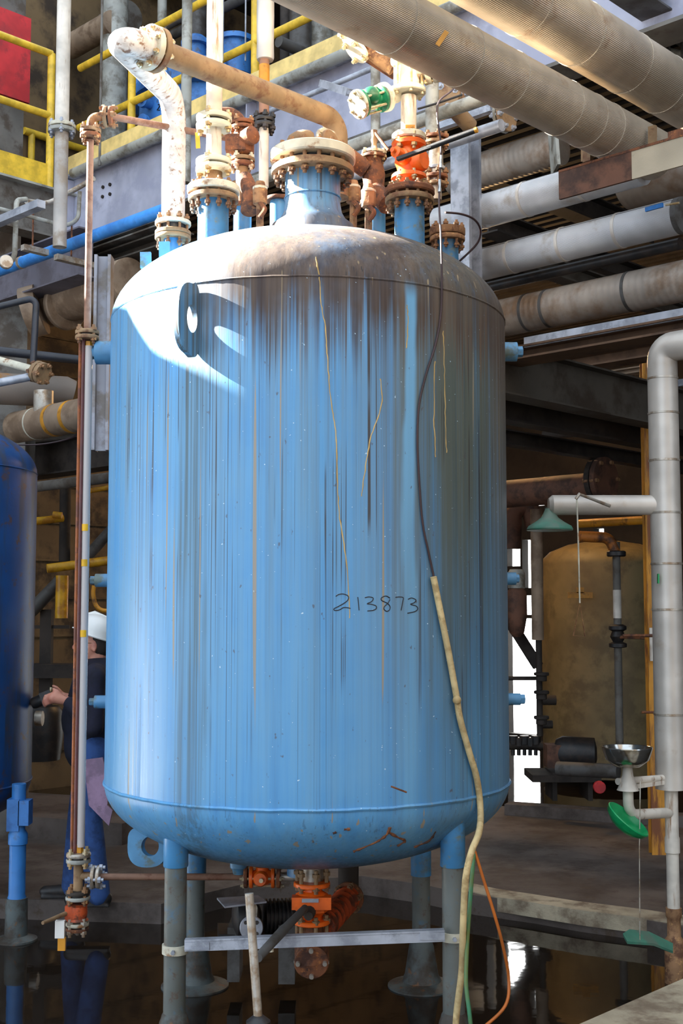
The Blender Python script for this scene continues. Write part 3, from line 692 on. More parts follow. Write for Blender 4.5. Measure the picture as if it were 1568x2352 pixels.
# stains of rust paint-mark and handwriting
wr2 = MB()
D8 = [[(278, 275), (300, 258), (345, 252), (388, 270), (390, 300), (360, 330), (300, 365), (262, 385), (270, 400), (310, 395), (345, 375), (380, 375), (410, 382)],
      [(475, 280), (480, 320), (487, 400)], [(540, 285), (580, 278), (615, 290), (600, 320), (560, 340), (600, 345), (640, 360), (640, 385), (610, 400), (562, 405)],
      [(765, 290), (730, 270), (690, 285), (690, 310), (740, 335), (765, 365), (760, 395), (735, 408), (712, 390), (715, 365), (745, 335), (765, 300)],
      [(815, 282), (850, 278), (885, 285), (880, 320), (865, 400)], [(928, 300), (960, 288), (998, 305), (985, 330), (950, 345), (1000, 360), (1015, 385), (990, 410), (922, 425)]]
for st_ in D8: wr2.tube([on_tank(700+p.x*.2551, 1300+p.y*.2551, .0) for p in spline([(x, y, 0) for x, y in st_], 4)], .0022, 5)
O('marker_writing', wr2, M['ink'], tk, 'handwritten black number 213873')
# thin tan run mark beads (dried) on the shell
rm = MB()
for pts in ([(725, 590), (733, 640), (738, 700), (748, 760), (752, 830), (760, 920), (772, 1000), (774, 1100), (780, 1190), (795, 1290), (803, 1420)], [(934, 700), (936, 740), (933, 800)], [(1017, 760), (1020, 850), (1022, 960), (1025, 1040)], [(998, 830), (996, 950), (1000, 1050)], [(873, 870), (876, 930), (850, 1010), (838, 1080), (830, 1140)]):
    pp = spline([(x, y, 0) for x, y in pts], 8); rm.tube([on_tank(p.x+random.uniform(-1, 1), p.y, -.0012) for p in pp], [.0022+random.random()*.0012 for _ in pp], 5)
O('run_mark', rm, mat('tan_run', (196, 160, 96), rough=.7), tk, 'dried tan run marks')

def on_bottom(px, py):
    a = (px-784)/F; b = (1176-py)/F; d = Vector((a, ct-b*st, st+b*ct)); sc = Vector((1/TR, 1/TR, 1/HB)); o = Vector((0, 0, HC))-Vector((TX, TY, TZ0))
    o = Vector((o.x*sc.x, o.y*sc.y, o.z*sc.z)); e = Vector((d.x*sc.x, d.y*sc.y, d.z*sc.z)); A_ = e.dot(e); B_ = 2*o.dot(e); C_ = o.dot(o)-1
    return Vector((0, 0, HC))+d*((-B_-math.sqrt(max(B_*B_-4*A_*C_, 0)))/(2*A_))
rs2 = MB()
for pts in ([(895, 1900), (889, 1915), (870, 1930), (845, 1942), (812, 1955)], [(893, 1912), (915, 1924), (930, 1931), (912, 1942)], [(1000, 1910), (985, 1930), (950, 1945)], [(772, 1911), (765, 1914)], [(803, 1904), (790, 1905)]):
    rs2.tube([on_bottom(p.x, p.y) for p in spline([(x, y, 0) for x, y in pts], 5)], [random.uniform(.003, .008) for _ in range((len(pts)-1)*5+1)], 6)
O('rust_mark', rs2, M['rust'], tk, 'forked red-brown rust mark')
O('scratch_mark', MB().tube([on_tank(897+i*9, 1806+i*3.4, -.002) for i in range(5)], .004, 6), M['rust'], tk, 'short rusty scratch')
# ================================================================ piping on the head
# mottled elbow pipe: rises from the left shoulder nozzle, goes out towards the viewer, back to the manway
def qp(*a): return P(*a)
a0 = cA+Z*.045
z_el = P(405, 248, 5.87).z
e1 = Vector((cA.x, 5.87, z_el+.05)); e2 = P(262, 88, 4.78); e2.z = (e1.z+P(262, 88, 4.78).z)/2
tE = T('mottled_elbow_pipe', 'thick mottled white elbow pipe rising from the left shoulder nozzle and bending back', 'pipe', a0)
fl1 = P(345, 108, 4.98)
bdir = (P(740, 262, 5.85)-P(375, 125, 5.03)); 
O('pipe_run', MB().tube([a0+Z*.01, e1, P(262, 85, 4.80), P(352, 112, 5.0)], .058, 24, bend=.12), M['elbowpipe'], tE)
joint(tE, a0-Z*.008, Z, .088, .02, 'rusttan', 'cream', 1, bm='bsteel', gap=.03)
pB0, pB1 = P(352, 112, 5.0), P(765, 272, 5.83)
tB = T('brown_condenser_pipe', 'long thick brown pipe sloping from the upper left flange to the manway', 'pipe', (pB0+pB1)/2)
dB = (pB1-pB0).normalized()
O('pipe_run', MB().tube([pB0+dB*.06, pB1+dB*.03, Vector((P(772, 300, 5.83).x+.01, 5.8, MW.z+.02))], .050, 24, bend=.08), M['rusttan'], tB)
joint(tB, pB0, dB, .095, .028, 'cream', 'rusttan', 8, br=.0065, bm='bright', ext=.04)
# tall white pipe on the left front nozzle
tW = T('tall_white_pipe', 'tall white vertical pipe standing on the left front nozzle', 'pipe', cL+Z*.03)
blk = cL+Z*.022
O('blind_flange', MB().lathe([(.05, .012), (.116, .012), (.12, .016), (.12, .042), (.116, .046), (.04, .05)], cL, None, 44), M['cream'], tW)
zA_, zB_ = P(490, 382, 5.45).z, P(488, 282, 5.45).z
O('reducer', MB().lathe([(.052, cL.z+.04), (.04, cL.z+.075), (.04, zA_-.02)], (cL.x, cL.y, 0), None, 28), M['rusttan'], tW)
joint(tW, (cL.x, cL.y, zA_), Z, .082, .024, 'cream', 'cream', 4, br=.009, bm='bright', gap=.01, ph=.5)
O('spool', MB().lathe([(.046, zA_), (.036, zA_+.05), (.034, zB_-.02)], (cL.x, cL.y, 0), None, 24), M['white'], tW)
joint(tW, (cL.x, cL.y, zB_), Z, .082, .022, 'cream', 'cream', 4, br=.009, bm='bright', gap=.016, ph=.5)
O('pipe_run', MB().tube([(cL.x, cL.y, zB_+.02), (cL.x, cL.y, P(490, -60, 5.45).z)], .037, 24), M['white'], tW)
O('orange_stay', MB().bar(P(453, 305, 5.5), P(455, 340, 5.5), .02, .01, Y), M['amber'], tW)
# rusty valve behind it
tV = T('rusty_valve_stack', 'very rusty valve stack between the tall white pipe and the black flanged pipe', 'valve', cC)
yv = 5.98; vx = lambda py: P(556, py, yv)
zq = lambda py: P(556, py, yv).z
joint(tV, vx(290), Z, .062, .018, 'rust', 'rust', 4, br=.008, bm='rustlight', ph=.3)
O('body', MB().lathe([(.035, zq(360)), (.06, zq(352)), (.062, zq(325)), (.045, zq(312)), (.04, zq(298))], (vx(320).x, yv, 0), None, 16).box(vx(335)+Vector((-.03, -.03, 0)), .05, .03, .04), M['rust'], tV)
O('bonnet', MB().lathe([(.02, 0), (.045, .02), (.045, .07), (.02, .09)], vx(322)+Vector((.01, -.02, 0)), Vector((.7, -.7, 0)), 12), M['rust'], tV)
joint(tV, vx(374), Z, .064, .018, 'rust', 'rusttan', 4, br=.008, bm='cream', ph=.3)
O('pipe_run', MB().tube([vx(385), vx(412), Vector((cC.x, yv, cC.z-.02))], .032, 18, bend=.03), M['rusttan'], tV)
O('elbow', MB().tube([P(560, 410, 5.9), P(575, 440, 5.85), P(572, 485, 5.8)], .042, 18, bend=.05), M['rust'], tV)
# black flanged pipe with pipe going down, insulated above
yb = 6.25
tN = T('insulated_drop_pipe', 'white insulated drop pipe with bare rusty end and black flange', 'pipe', P(606, 400, yb))
bx = P(606, 280, yb).x
def vz(py, y=yb): return P(606, py, y).z
O('insulation', MB().lathe([(.001, vz(138)), (.043, vz(138)), (.047, vz(132)), (.045, vz(100)), (.047, vz(40)), (.045, vz(-60))], (bx+.005, yb, 0), None, 28), M['jacketsmooth'], tN)
O('pipe_run', MB().lathe([(.027, vz(262)), (.027, vz(120))], (bx, yb, 0), None, 20), M['rustpipe'], tN)
O('pipe_marker', MB().lathe([(.0285, vz(205)), (.0285, vz(150))], (bx, yb, 0), None, 20), M['amber'], tN, 'orange pipe marker')
joint(tN, (bx, yb, vz(283)), Z, .058, .02, 'black', 'black', 6, br=.009, bm='black', ph=.2, ext=.06)
O('lower_pipe', MB().lathe([(.026, vz(430)), (.026, vz(295))], (bx, yb, 0), None, 20), M['white'], tN)
# long grey pipe in front of the girder web
pa, pb = P(560, 402, 6.75), P(1175, 245, 6.75); 
pa, pb = line(800, 338, 6.9, 560)[1], line(800, 338, 6.9, 1150)[1]
O('grey_header_pipe', MB().tube([pa, pb], .036, 20), M['grey'], None, 'long grey header pipe running behind the manway and orange valve', 'pipe')
a_, b_ = line(1050, 322, 6.6, 800)[1], line(1050, 322, 6.6, 1152)[1]
O('grey_header_pipe', MB().tube([a_, b_], .034, 20), M['galv'], None, 'pale grey pipe ending in a flange right of the orange valve', 'pipe')
tJ = T('pipe_end_flange', 'rusty end flange right of the cable loop, under the overhead insulated pipe', 'flange', P(1160, 262, 6.45)); joint(tJ, P(1158, 268, 6.45), -A, .085, .018, 'grey', 'rusttan', 6, br=.009, bm='galv')
a_, b_ = line(900, 330, 7.2, 760)[1], line(900, 330, 7.2, 1130)[1]
O('unistrut_rail', MB().bar(a_, b_, .04, .04), M['galv'], None, 'galvanised strut rail below the grey header pipe', 'rail')
a_, b_ = line(700, 222, 8.6, 480)[1], line(700, 222, 8.6, 870)[1]
O('bright_conduit', MB().tube([a_, b_], .02, 12), M['galv'], None, 'thin bright conduit running across the girder web above the brown pipe', 'conduit')
vp('grey_riser', 'grey riser pipe behind the green check valve', 'pipe', 862, 60, 345, 6.9, .028, 'grey')
vp('grey_riser', 'grey riser pipe behind the dark cable, right of the orange valve', 'pipe', 992, 160, 318, 6.3, .036, 'grey')
# ring flange seen face on
tF = T('face_flange', 'large ring-shaped pipe flange facing the viewer behind the dark cable', 'flange', P(1030, 225, 6.5))
fc = P(1024, 226, 6.5); fa = Vector((-.45, -.85, .15))
O('flange', MB().lathe([(.05, -.02), (.085, -.02), (.088, -.01), (.088, .02), (.05, .02)], fc, fa, 36), M['rusttan'], tF)
O('flange', MB().lathe([(.05, -.06), (.09, -.06), (.093, -.05), (.093, -.03), (.05, -.025)], fc, fa, 36), M['rustlight'], tF)
O('plate', MB().disc(fc, fa, .055, .02), M['grey'], tF)
bolts(tF, fc-fa*.01, fa, .07, 4, .10, .011, .4, 'galv')
O('pipe_stub', MB().tube([fc-fa*.05, fc-fa*.12, fc-fa*.12-A*.0+Vector((.10, .1, -.06))], .045, 18, bend=.04), M['rusttan'], tF)
# galvanised unistrut bracket on the web
a_, b_ = P(740, 192, 7.6), P(850, 225, 6.9)
O('strut_bracket', MB().bar(a_, P(803, 213, 7.3), .05, .045).bar(P(800, 212, 7.3), b_, .02, .02), M['galv'], None, 'short galvanised strut bracket left of the green check valve', 'bracket')

# orange valve on the right front nozzle
tO = T('orange_ball_valve', 'bright orange ball valve with long black lever on the right front nozzle', 'valve', cR+Z*.02)
O('lower_flange', MB().lathe([(.05, .012), (.11, .012), (.116, .018), (.116, .036), (.11, .042), (.05, .05)], cR, None, 40), M['rust'], tO)
zo = lambda py: P(936, py, 5.45).z
ox_ = cR.x-.002
O('body', MB().lathe([(.07, zo(415)), (.082, zo(412)), (.08, zo(404)), (.052, zo(398)), (.056, zo(385)), (.066, zo(372)), (.056, zo(355)), (.052, zo(344)), (.078, zo(338)), (.08, zo(330)), (.07, zo(326))], (ox_, 5.45, 0), None, 32).lathe([(.05, 0), (.05, .075), (.042, .085)], Vector((ox_, 5.45, zo(375))), Vector((.8, -.6, 0)), 20), M['orange'], tO)
O('stem_block', MB().lathe([(.035, 0), (.035, .03), (.026, .035), (.026, .075), (.012, .08), (.012, .10)], Vector((ox_-.02, 5.40, zo(372))), Vector((-.6, -.75, .1)), 14), M['orange'], tO)
O('upper_flange', MB().lathe([(.05, zo(326)+.004), (.072, zo(326)+.004), (.078, zo(326)+.01), (.078, zo(326)+.03), (.072, zo(326)+.036), (.03, zo(326)+.036)], (ox_, 5.45, 0), None, 36), M['cream'], tO)
bolts(tO, Vector((ox_, 5.45, zo(330))), Z, .066, 6, .09, .008, .3, 'bright'); bolts(tO, Vector((ox_, 5.45, zo(410))), Z, .066, 6, .05, .008, .3, 'bright')
l0, l1 = P(912, 366, 5.22), P(1090, 300, 5.05)
O('lever', MB().bar(l0, l0.lerp(l1, .45), .022, .014).tube([l0.lerp(l1, .4), l1], .012, 12), M['black'], tO)
O('lever_tip', MB().tube([l1, l1+(l1-l0).normalized()*.012], .0125, 12), M['amber'], tO)
# sight glass / gauge valve block above
tS = T('sight_glass_assembly', 'cream caged sight-glass block with side flanges above the orange valve', 'valve', Vector((ox_, 5.45, zo(315))))
O('spool', MB().lathe([(.036, zo(326)+.03), (.036, zo(222))], (ox_, 5.45, 0), None, 24), M['white'], tS)
O('tag_plate', MB().box(Vector((ox_+.004, 5.41, zo(300))), .022, .004, .01), M['amber'], tS)
for py, r_, m_ in ((210, .080, 'cream'), (140, .082, 'cream'), (86, .078, 'cream')): O('flange', MB().disc((ox_, 5.45, zo(py)), Z, r_, .026, 36), M[m_], tS)
O('body', MB().lathe([(.05, zo(205)), (.056, zo(190)), (.05, zo(150)), (.05, zo(135)), (.052, zo(100)), (.05, zo(88))], (ox_, 5.45, 0), None, 28), M['cream'], tS)
bolts(tS, Vector((ox_, 5.45, zo(175))), Z, .066, 6, zo(128)-zo(222), .0075, .1, 'bright', 'tie_rod')
bolts(tS, Vector((ox_, 5.45, zo(113))), Z, .064, 6, zo(78)-zo(140), .0075, .1, 'bright', 'tie_rod')
joint(tS, P(990, 160, 5.43), (.93, -.25, .12), .062, .024, 'cream', 'grey', 4, br=.008, bm='bright')
O('side_branch', MB().tube([Vector((ox_, 5.45, zo(160))), P(985, 160, 5.43)], .04, 20), M['cream'], tS)
O('side_elbow', MB().tube([P(996, 160, 5.43), P(1020, 155, 5.45), P(1045, 130, 5.6)], .04, 18, bend=.04), M['rust'], tS)
tCk = T('green_check_valve', 'green check valve bolted to the left side of the sight-glass block', 'valve', P(852, 232, 5.42))
ga = (P(820, 234, 5.36)-P(893, 214, 5.45)).normalized(); gc = P(852, 232, 5.40)
O('body', MB().ball(gc+Vector((0, -.02, .012)), .045, 20).lathe([(.06, -.062), (.062, -.05), (.04, -.04), (.038, .04), (.062, .052), (.06, .064)], gc, ga, 28), M['green'], tCk)
O('flange', MB().disc(gc-ga*.082, ga, .066, .028, 32), M['cream'], tCk); O('flange', MB().disc(gc+ga*.074, ga, .066, .016, 32), M['cream'], tCk)
bolts(tCk, gc, ga, .052, 6, .19, .0055, .4, 'bright')
O('neck', MB().tube([gc-ga*.09, gc-ga*.15], .04, 20), M['cream'], tCk)
# rusty elbow upper middle
tR = T('rusty_flanged_elbow', 'rusty flanged elbow hanging under the overhead insulated pipe', 'pipe', P(820, 90, 5.6))
c1_ = P(812, 72, 5.6); joint(tR, c1_, (-.8, -.45, -.25), .075, .022, 'rusttan', 'cream', 6, br=.009, bm='bright')
O('elbow', MB().tube([P(850, 30, 5.75), P(836, 62, 5.58), P(842, 110, 5.6), P(905, 155, 5.6)], .042, 20, bend=.06), M['rustlight'], tR)
O('plug', MB().tube([P(838, 62, 5.56), P(840, 64, 5.48)], .03, 6), M['rusttan'], tR)
joint(tR, P(822, 112, 5.6), (-.6, -.2, -.75), .068, .016, 'rust', 'cream', 4, br=.009, bm='bright')
O('branch', MB().tube([P(838, 118, 5.62), P(910, 165, 5.7)], .04, 18), M['rust'], tR)
# relief valve, rusty
tP = T('rusty_relief_valve', 'squat rusty relief valve between the manway and the orange valve', 'valve', cD)
zr_ = lambda py: P(858, py, 5.95).z; rx_ = P(858, 400, 5.95).x
O('body', MB().lathe([(.055, zr_(455)), (.06, zr_(440)), (.052, zr_(425)), (.058, zr_(400)), (.05, zr_(385)), (.045, zr_(372)), (.05, zr_(366))], (rx_, 5.95, 0), None, 24), M['rust'], tP)
O('bonnet_plate', MB().disc((rx_, 5.95, zr_(362)), Z, .066, .018), M['rust'], tP); O('bonnet_plate', MB().disc((rx_, 5.95, zr_(352)), Z, .06, .014), M['cream'], tP)
bolts(tP, Vector((rx_, 5.95, zr_(358))), Z, .054, 6, .06, .008, .1, 'bright')
O('stem', MB().lathe([(.016, zr_(350)), (.013, zr_(330)), (.018, zr_(322)), (.013, zr_(315)), (.016, zr_(300))], (rx_+.003, 5.95, 0), None, 12), M['rusttan'], tP)
O('lever', MB().tube([Vector((rx_, 5.95, zr_(300))), P(880, 330, 5.9), P(892, 345, 5.88)], .008, 8), M['rust'], tP)
O('inlet_pipe', MB().tube([P(800, 360, 5.9), P(840, 390, 5.93)], .045, 20), M['rust'], tP)
O('outlet', MB().tube([P(862, 440, 5.93), P(890, 470, 5.85)], .05, 20), M['rust'], tP)
# stack on the back-right nozzle
tQ = T('rusty_flange_stack', 'stack of rusty flanges behind the orange valve, beside the galvanised column', 'pipe', cB+Z*.1)
yq = 6.0; zq2 = lambda py: P(1000, py, yq).z; qx = P(1000, 380, yq).x
for py, m_, r_ in ((318, 'rust', .066), (330, 'rusttan', .062), (388, 'galv', .05), (408, 'rust', .062), (425, 'rusttan', .06)): O('flange', MB().disc((qx, yq, zq2(py)), Z, r_, .018, 32), M[m_], tQ)
O('body', MB().lathe([(.03, zq2(460)), (.03, zq2(415)), (.04, zq2(400)), (.038, zq2(350)), (.03, zq2(325))], (qx, yq, 0), None, 20), M['steel'], tQ)
bolts(tQ, Vector((qx, yq, zq2(325))), Z, .054, 6, .09, .008, .2, 'rustlight'); bolts(tQ, Vector((qx, yq, zq2(410))), Z, .052, 6, .10, .008, .2, 'rustlight')
O('blind_cover', MB().lathe([(.05, .006), (.085, .006), (.09, .012), (.09, .04), (.06, .05), (.03, .05)], cB, None, 32), M['rustlight'], tQ)
# black sensor cable over the tank and its branches
cb = [P(1055, 170, 6.3), P(1040, 205, 6.0), P(1010, 230, 5.7), P(1003, 262, 5.3), P(1012, 330, 5.25), P(1010, 400, 5.2), P(1008, 470, 5.1), P(1012, 540, 5.0)]
cb += [on_tank(px, py, .006) for px, py in ((1014, 640), (1012, 720), (1000, 790), (978, 860), (962, 930), (958, 1010), (962, 1100), (970, 1200), (984, 1270), (996, 1325))]
cbp = spline(cb, 5)
O('sensor_cable', MB().tube(cbp, .0045, 7), M['cable'], None, 'thin dark cable hanging down the right side of the tank', 'cable')
O('loop_cable', MB().tube(spline([P(1022, 488, 5.6), P(1060, 492, 5.7), P(1090, 505, 5.8), P(1103, 530, 5.9), P(1095, 560, 5.95), P(1055, 600, 6.0)], 6), .0055, 7), M['cable'], None, 'dark cable looping over the insulated pipes right of the tank head', 'cable')
O('cable_sleeve', MB().tube([cbp[22], cbp[24]], .007, 8).tube([cbp[26], cbp[28]], .007, 8), M['chrome'], None, 'shiny sleeve pieces on the dark cable beside the orange valve', 'sleeve')
O('black_cable', MB().tube(spline([P(1060, 218, 6.2), P(1010, 235, 6.1), P(960, 250, 6.0)], 5), .006, 7), M['black'], None, 'short black cable crossing behind the sight-glass spool', 'cable')
# hoses
hz = [on_tank(px, py, .02) for px, py in ((995, 1325), (1010, 1400), (1030, 1500), (1048, 1600), (1056, 1650), (1075, 1720), (1095, 1790), (1103, 1860))]
hz += [P(1100, 1910, 4.95), P(1083, 1955, 4.9), P(1070, 2010, 4.9), P(1065, 2080, 4.92), P(1062, 2160, 4.95), P(1060, 2230, 4.98), P(1048, 2330, 5.0), P(1045, 2400, 5.0)]
O('beige_hose', MB().tube(spline(hz, 6), .0135, 12), M['beigehose'], None, 'long beige cloth-covered hose hanging down the lower right of the tank', 'hose')
O('hose_knot', MB().ball(on_tank(1049, 1608, .03), .018, 10), M['beigehose'], None, 'small knot tied on the beige hose', 'knot')
O('green_hose', MB().tube(spline([P(1088, 1960, 5.0), P(1083, 2020, 4.98), P(1077, 2100, 4.96), P(1072, 2180, 4.95), P(1070, 2260, 4.92), P(1078, 2330, 4.9), P(1085, 2400, 4.9)], 6), .0085, 10), M['greenhose'], None, 'thin green hose hanging beside the beige hose', 'hose')
O('orange_hose', MB().tube(spline([P(1090, 1955, 5.0), P(1110, 2020, 5.0), P(1135, 2100, 5.0), P(1155, 2175, 5.02), P(1168, 2250, 5.05), P(1160, 2310, 5.0), P(1110, 2360, 4.95), P(1060, 2400, 4.9)], 6), .0065, 10), M['orangehose'], None, 'thin orange hose angling away from the beige hose to the puddle', 'hose')

# ================================================================ level gauge on the left
gy = 5.7; gx = P(200, 780, gy).x
tG = T('level_gauge', 'long glass level gauge with rusty guard rods left of the tank', 'gauge', (gx, gy, P(178, 1960, gy).z))
gz = lambda py: P(190, py, gy).z
O('glass_tube', MB().lathe([(.019, gz(1945)), (.019, gz(795))], (gx+.008, gy, 0), None, 20), M['gauge'], tG, 'dull pinkish glass tube')
O('inner_tube', MB().lathe([(.012, gz(1945)), (.012, gz(795))], (gx+.008, gy, 0), None, 14), mat('gauge_core', (198, 166, 164), (176, 150, 144), 5, rough=.4, streak=True), tG)
for dx_, dy_, m_ in ((-.031, 0, 'rustrod'), (-.014, -.012, 'rustred')):
    if m_ not in M:
        M['rustrod'] = mat('rust_rod', (150, 82, 36), (98, 54, 40), 14, rough=.6); M['rustred'] = mat('dark_red_rod', (104, 54, 50), (84, 48, 44), 9, rough=.45)
    O('guard_rod', MB().tube([(gx+dx_, gy+dy_, gz(1960)), (gx+dx_, gy+dy_, gz(775))], .0085, 10), M[m_], tG)
for py in (1212, 1293, 1455): O('tape_mark', MB().lathe([(.0205, gz(py+8)), (.0205, gz(py-8))], (gx+.006, gy, 0), None, 16), M['tape'], tG)
O('gland', MB().lathe([(.018, gz(798)), (.018, gz(785))], (gx+.008, gy, 0), None, 6), M['amber'], tG); O('gland', MB().lathe([(.018, gz(1958)), (.018, gz(1940))], (gx+.004, gy, 0), None, 6), M['amber'], tG)
joint(tG, (gx, gy, gz(770)), Z, .056, .018, 'rusttan', 'rusttan', 4, br=.008, bm='rustlight', ph=.1); joint(tG, (gx, gy, gz(1970)), Z, .056, .018, 'grey', 'steel', 4, br=.008, bm='bright', ph=.1)
tU = T('gauge_top_pipe', 'rusty pipe rising from the gauge top to an elbow and across to the tank valves', 'pipe', (gx, gy, gz(760)))
gtx = gx
O('pipe_run', MB().tube([(gx, gy, gz(762)), (gx, gy, gz(322))], .0165, 16), M['rustpipe'], tU)
joint(tU, (gx, gy, P(195, 307, gy).z), Z, .05, .018, 'rust', 'rusttan', 4, br=.008, bm='rustlight', ph=.1)
zel = P(215, 268, gy).z
O('elbow', MB().tube([(gx, gy, gz(300)), (gx, gy, zel), (gx+.09, gy, zel)], .02, 16, bend=.05), M['rustlight'], tU)
joint(tU, (gx+.085, gy, zel), X, .05, .018, 'rusttan', 'rust', 4, br=.008, bm='rustlight', ph=.1)
O('pipe_run', MB().tube([(gx+.1, gy, zel), Vector((P(535, 266, 6.0).x, 5.98, zel)), Vector((P(556, 266, 6.0).x, 5.98, zel-.04))], .0165, 16, bend=.04), M['rustpipe'], tU)
O('elbow', MB().tube([P(505, 262, 5.97), P(538, 262, 5.98), P(556, 290, 5.98)], .034, 18, bend=.06), M['rust'], tU)
# bottom of the gauge
tH = T('gauge_drain_assembly', 'rusty tee, orange drain valve and lever at the foot of the level gauge', 'valve', (gx, gy, gz(2140)))
O('tee', MB().tube([(gx, gy, gz(1985)), (gx, gy, gz(2045))], .022, 16).tube([(gx, gy, gz(2012)), (gx+.08, gy, gz(2012))], .018, 14), M['rusttan'], tH)
joint(tH, (gx+.082, gy, gz(2014)), X, .052, .016, 'steel', 'steel', 4, br=.008, bm='galv', ph=.1)
joint(tH, (gx, gy, gz(2056)), Z, .056, .016, 'grey', 'dark', 4, br=.008, bm='rustlight', ph=.1)
O('valve_body', MB().lathe([(.05, gz(2113)), (.042, gz(2108)), (.045, gz(2095)), (.042, gz(2080)), (.05, gz(2075))], (gx, gy, 0), None, 20).box((gx-.03, gy-.02, gz(2092)), .02, .02, .03), M['orangedk'], tH)
joint(tH, (gx, gy, gz(2128)), Z, .052, .014, 'rust', 'cream', 4, br=.008, bm='steel', ph=.1)
O('cone_plug', MB().lathe([(.03, gz(2134)), (.006, gz(2148))], (gx, gy, 0), None, 14), M['steel'], tH)
O('lever', MB().tube([(gx-.045, gy-.03, gz(2094)), P(98, 2120, 5.5)], [.011, .008], 10), M['rusttan'], tH)
O('hanging_tag', MB().box(P(138, 2134, 5.62), .021, .012, .038), M['whitep'], tH); O('tag_foot', MB().box(P(142, 2168, 5.62), .017, .01, .028), M['amber'], tH)
tI = T('bottom_balance_pipe', 'thin dark-red pipe running from the gauge foot to the orange valve under the tank', 'pipe', (gx+.3, gy, gz(2014)))
zi = gz(2014); O('pipe_run', MB().tube([(gx+.09, gy, zi), (P(565, 2008, gy).x, gy, zi)], .0155, 14), M['rustpipe'], tI)
# small orange valve
tK = T('small_orange_valve', 'small orange flanged valve on the thin pipe under the tank', 'valve', (P(602, 2008, gy).x, gy, zi))
kx = P(602, 2008, gy).x; kc = Vector((kx, gy, zi))
for s_ in (-1, 1):
    O('flange', MB().disc(kc+X*s_*.05, X, .05, .016, 28), M['orange'], tK); O('flange', MB().disc(kc+X*s_*.075, X, .05, .018, 28), M['rust'], tK)
O('body', MB().lathe([(.025, -.05), (.036, -.02), (.036, .02), (.025, .05)], kc, X, 20).lathe([(.034, 0), (.034, .05), (.028, .06)], kc, Vector((-.1, -1, 0)), 18).lathe([(.03, 0), (.03, .045)], kc, Z, 12), M['orange'], tK)
O('stem', MB().tube([kc-Y*.06, kc-Y*.085], .01, 8), M['bright'], tK)
bolts(tK, kc, X, .041, 4, .2, .006, 0, 'bright')
O('link_pipe', MB().tube([kc+X*.08, kc+X*.19], .02, 14), M['steel'], tK)
# bottom outlet with large orange valve
oy = 5.45; oxx = P(716, 2060, oy).x; oz = lambda py: P(716, py, oy).z
tL = T('bottom_outlet_valve', 'big orange ball valve with black lever hanging under the tank bottom', 'valve', (oxx, oy, oz(2240)))
O('outlet_neck', MB().lathe([(.05, oz(2035)), (.05, oz(1990)), (.06, oz(1985)), (.06, oz(1975))], (oxx, oy+.03, 0), None, 24), M['steel'], tL)
O('flange', MB().disc((oxx, oy, oz(2030)), Z, .08, .02, 36), M['orange'], tL); O('flange', MB().disc((oxx, oy, oz(2116)), Z, .08, .02, 36), M['orange'], tL)
O('body', MB().lathe([(.045, oz(2112)), (.05, oz(2100)), (.075, oz(2090)), (.08, oz(2062)), (.07, oz(2052)), (.045, oz(2045)), (.04, oz(2034))], (oxx, oy, 0), None, 8).box((oxx, oy-.05, oz(2066)), .085, .03, .026), M['orange'], tL)
O('name_plate', MB().box((oxx-.005, oy-.083, oz(2058)), .036, .003, .008), M['galv'], tL)
O('stem', MB().lathe([(.03, 0), (.026, .05), (.018, .06), (.018, .09)], (oxx-.01, oy-.06, oz(2085)), -Y, 12), M['dark'], tL)
bolts(tL, Vector((oxx, oy, oz(2020))), Z, .066, 6, .10, .009, .3, 'rusttan'); bolts(tL, Vector((oxx, oy, oz(2132))), Z, .066, 6, .12, .009, .3, 'rusttan')
O('lower_spool', MB().lathe([(.04, oz(2215)), (.075, oz(2208)), (.075, oz(2165)), (.05, oz(2158)), (.05, oz(2120))], (oxx, oy, 0), None, 28), M['rust'], tL)
c_ = Vector((oxx, oy-.06, oz(2200))); O('blind_flange', MB().disc(c_, Vector((0, -1, -.2)), .075, .022, 36), M['rust'], tL); bolts(tL, c_, Vector((0, -1, -.2)), .058, 4, .05, .010, .0, 'steel')
lv0, lv1, lv2 = P(700, 2086, 5.3), P(652, 2135, 5.05), P(592, 2200, 4.75)
O('lever', MB().tube([lv0, lv1], [.016, .019], 12).tube([lv1, lv2], [.021, .018], 12), M['leverm'] if 'leverm' in M else M['greydk'], tL)
# side pipe
tM = T('side_coupling_pipe', 'rusty ribbed coupling and pipe to the right of the bottom outlet valve', 'pipe', P(790, 2100, 5.6))
cc0, cc1 = P(738, 2130, 5.5), P(800, 2062, 5.95)
pp = []; rs_ = []
for i in range(25): t_ = i/24; pp.append(cc0.lerp(cc1, t_)); rs_.append(.055+(.008 if i % 3 == 0 else 0))
O('ribbed_coupling', MB().tube(pp, rs_, 22), M['orangedk'], tM)
O('flange', MB().disc(cc1, cc1-cc0, .075, .02, 30), M['rust'], tM); bolts(tM, cc1-(cc1-cc0).normalized()*.02, cc1-cc0, .062, 6, .07, .008, 0, 'rusttan')
O('riser', MB().lathe([(.05, 0), (.05, .35)], P(800, 2040, 6.05), None, 20), M['dark'], tM)
vp('bottom_riser', 'dark riser pipe behind the tank bottom right of the outlet', 'pipe', 808, 1975, 2065, 6.3, .022, 'steel')
# pole
tPo = T('steel_pole', 'slim bare steel pole standing upright in front of the tank bottom', 'pole', P(592, 2352, 4.62))
p0_, p1_ = P(572, 2052, 4.66), P(593, 2345, 4.62)
O('tube', MB().tube([p0_, p1_], .0165, 20), M['steel'], tPo); O('foot_socket', MB().lathe([(.045, -.25), (.045, 0), (.03, .012), (.02, .02)], p1_, None, 20), M['black'], tPo)
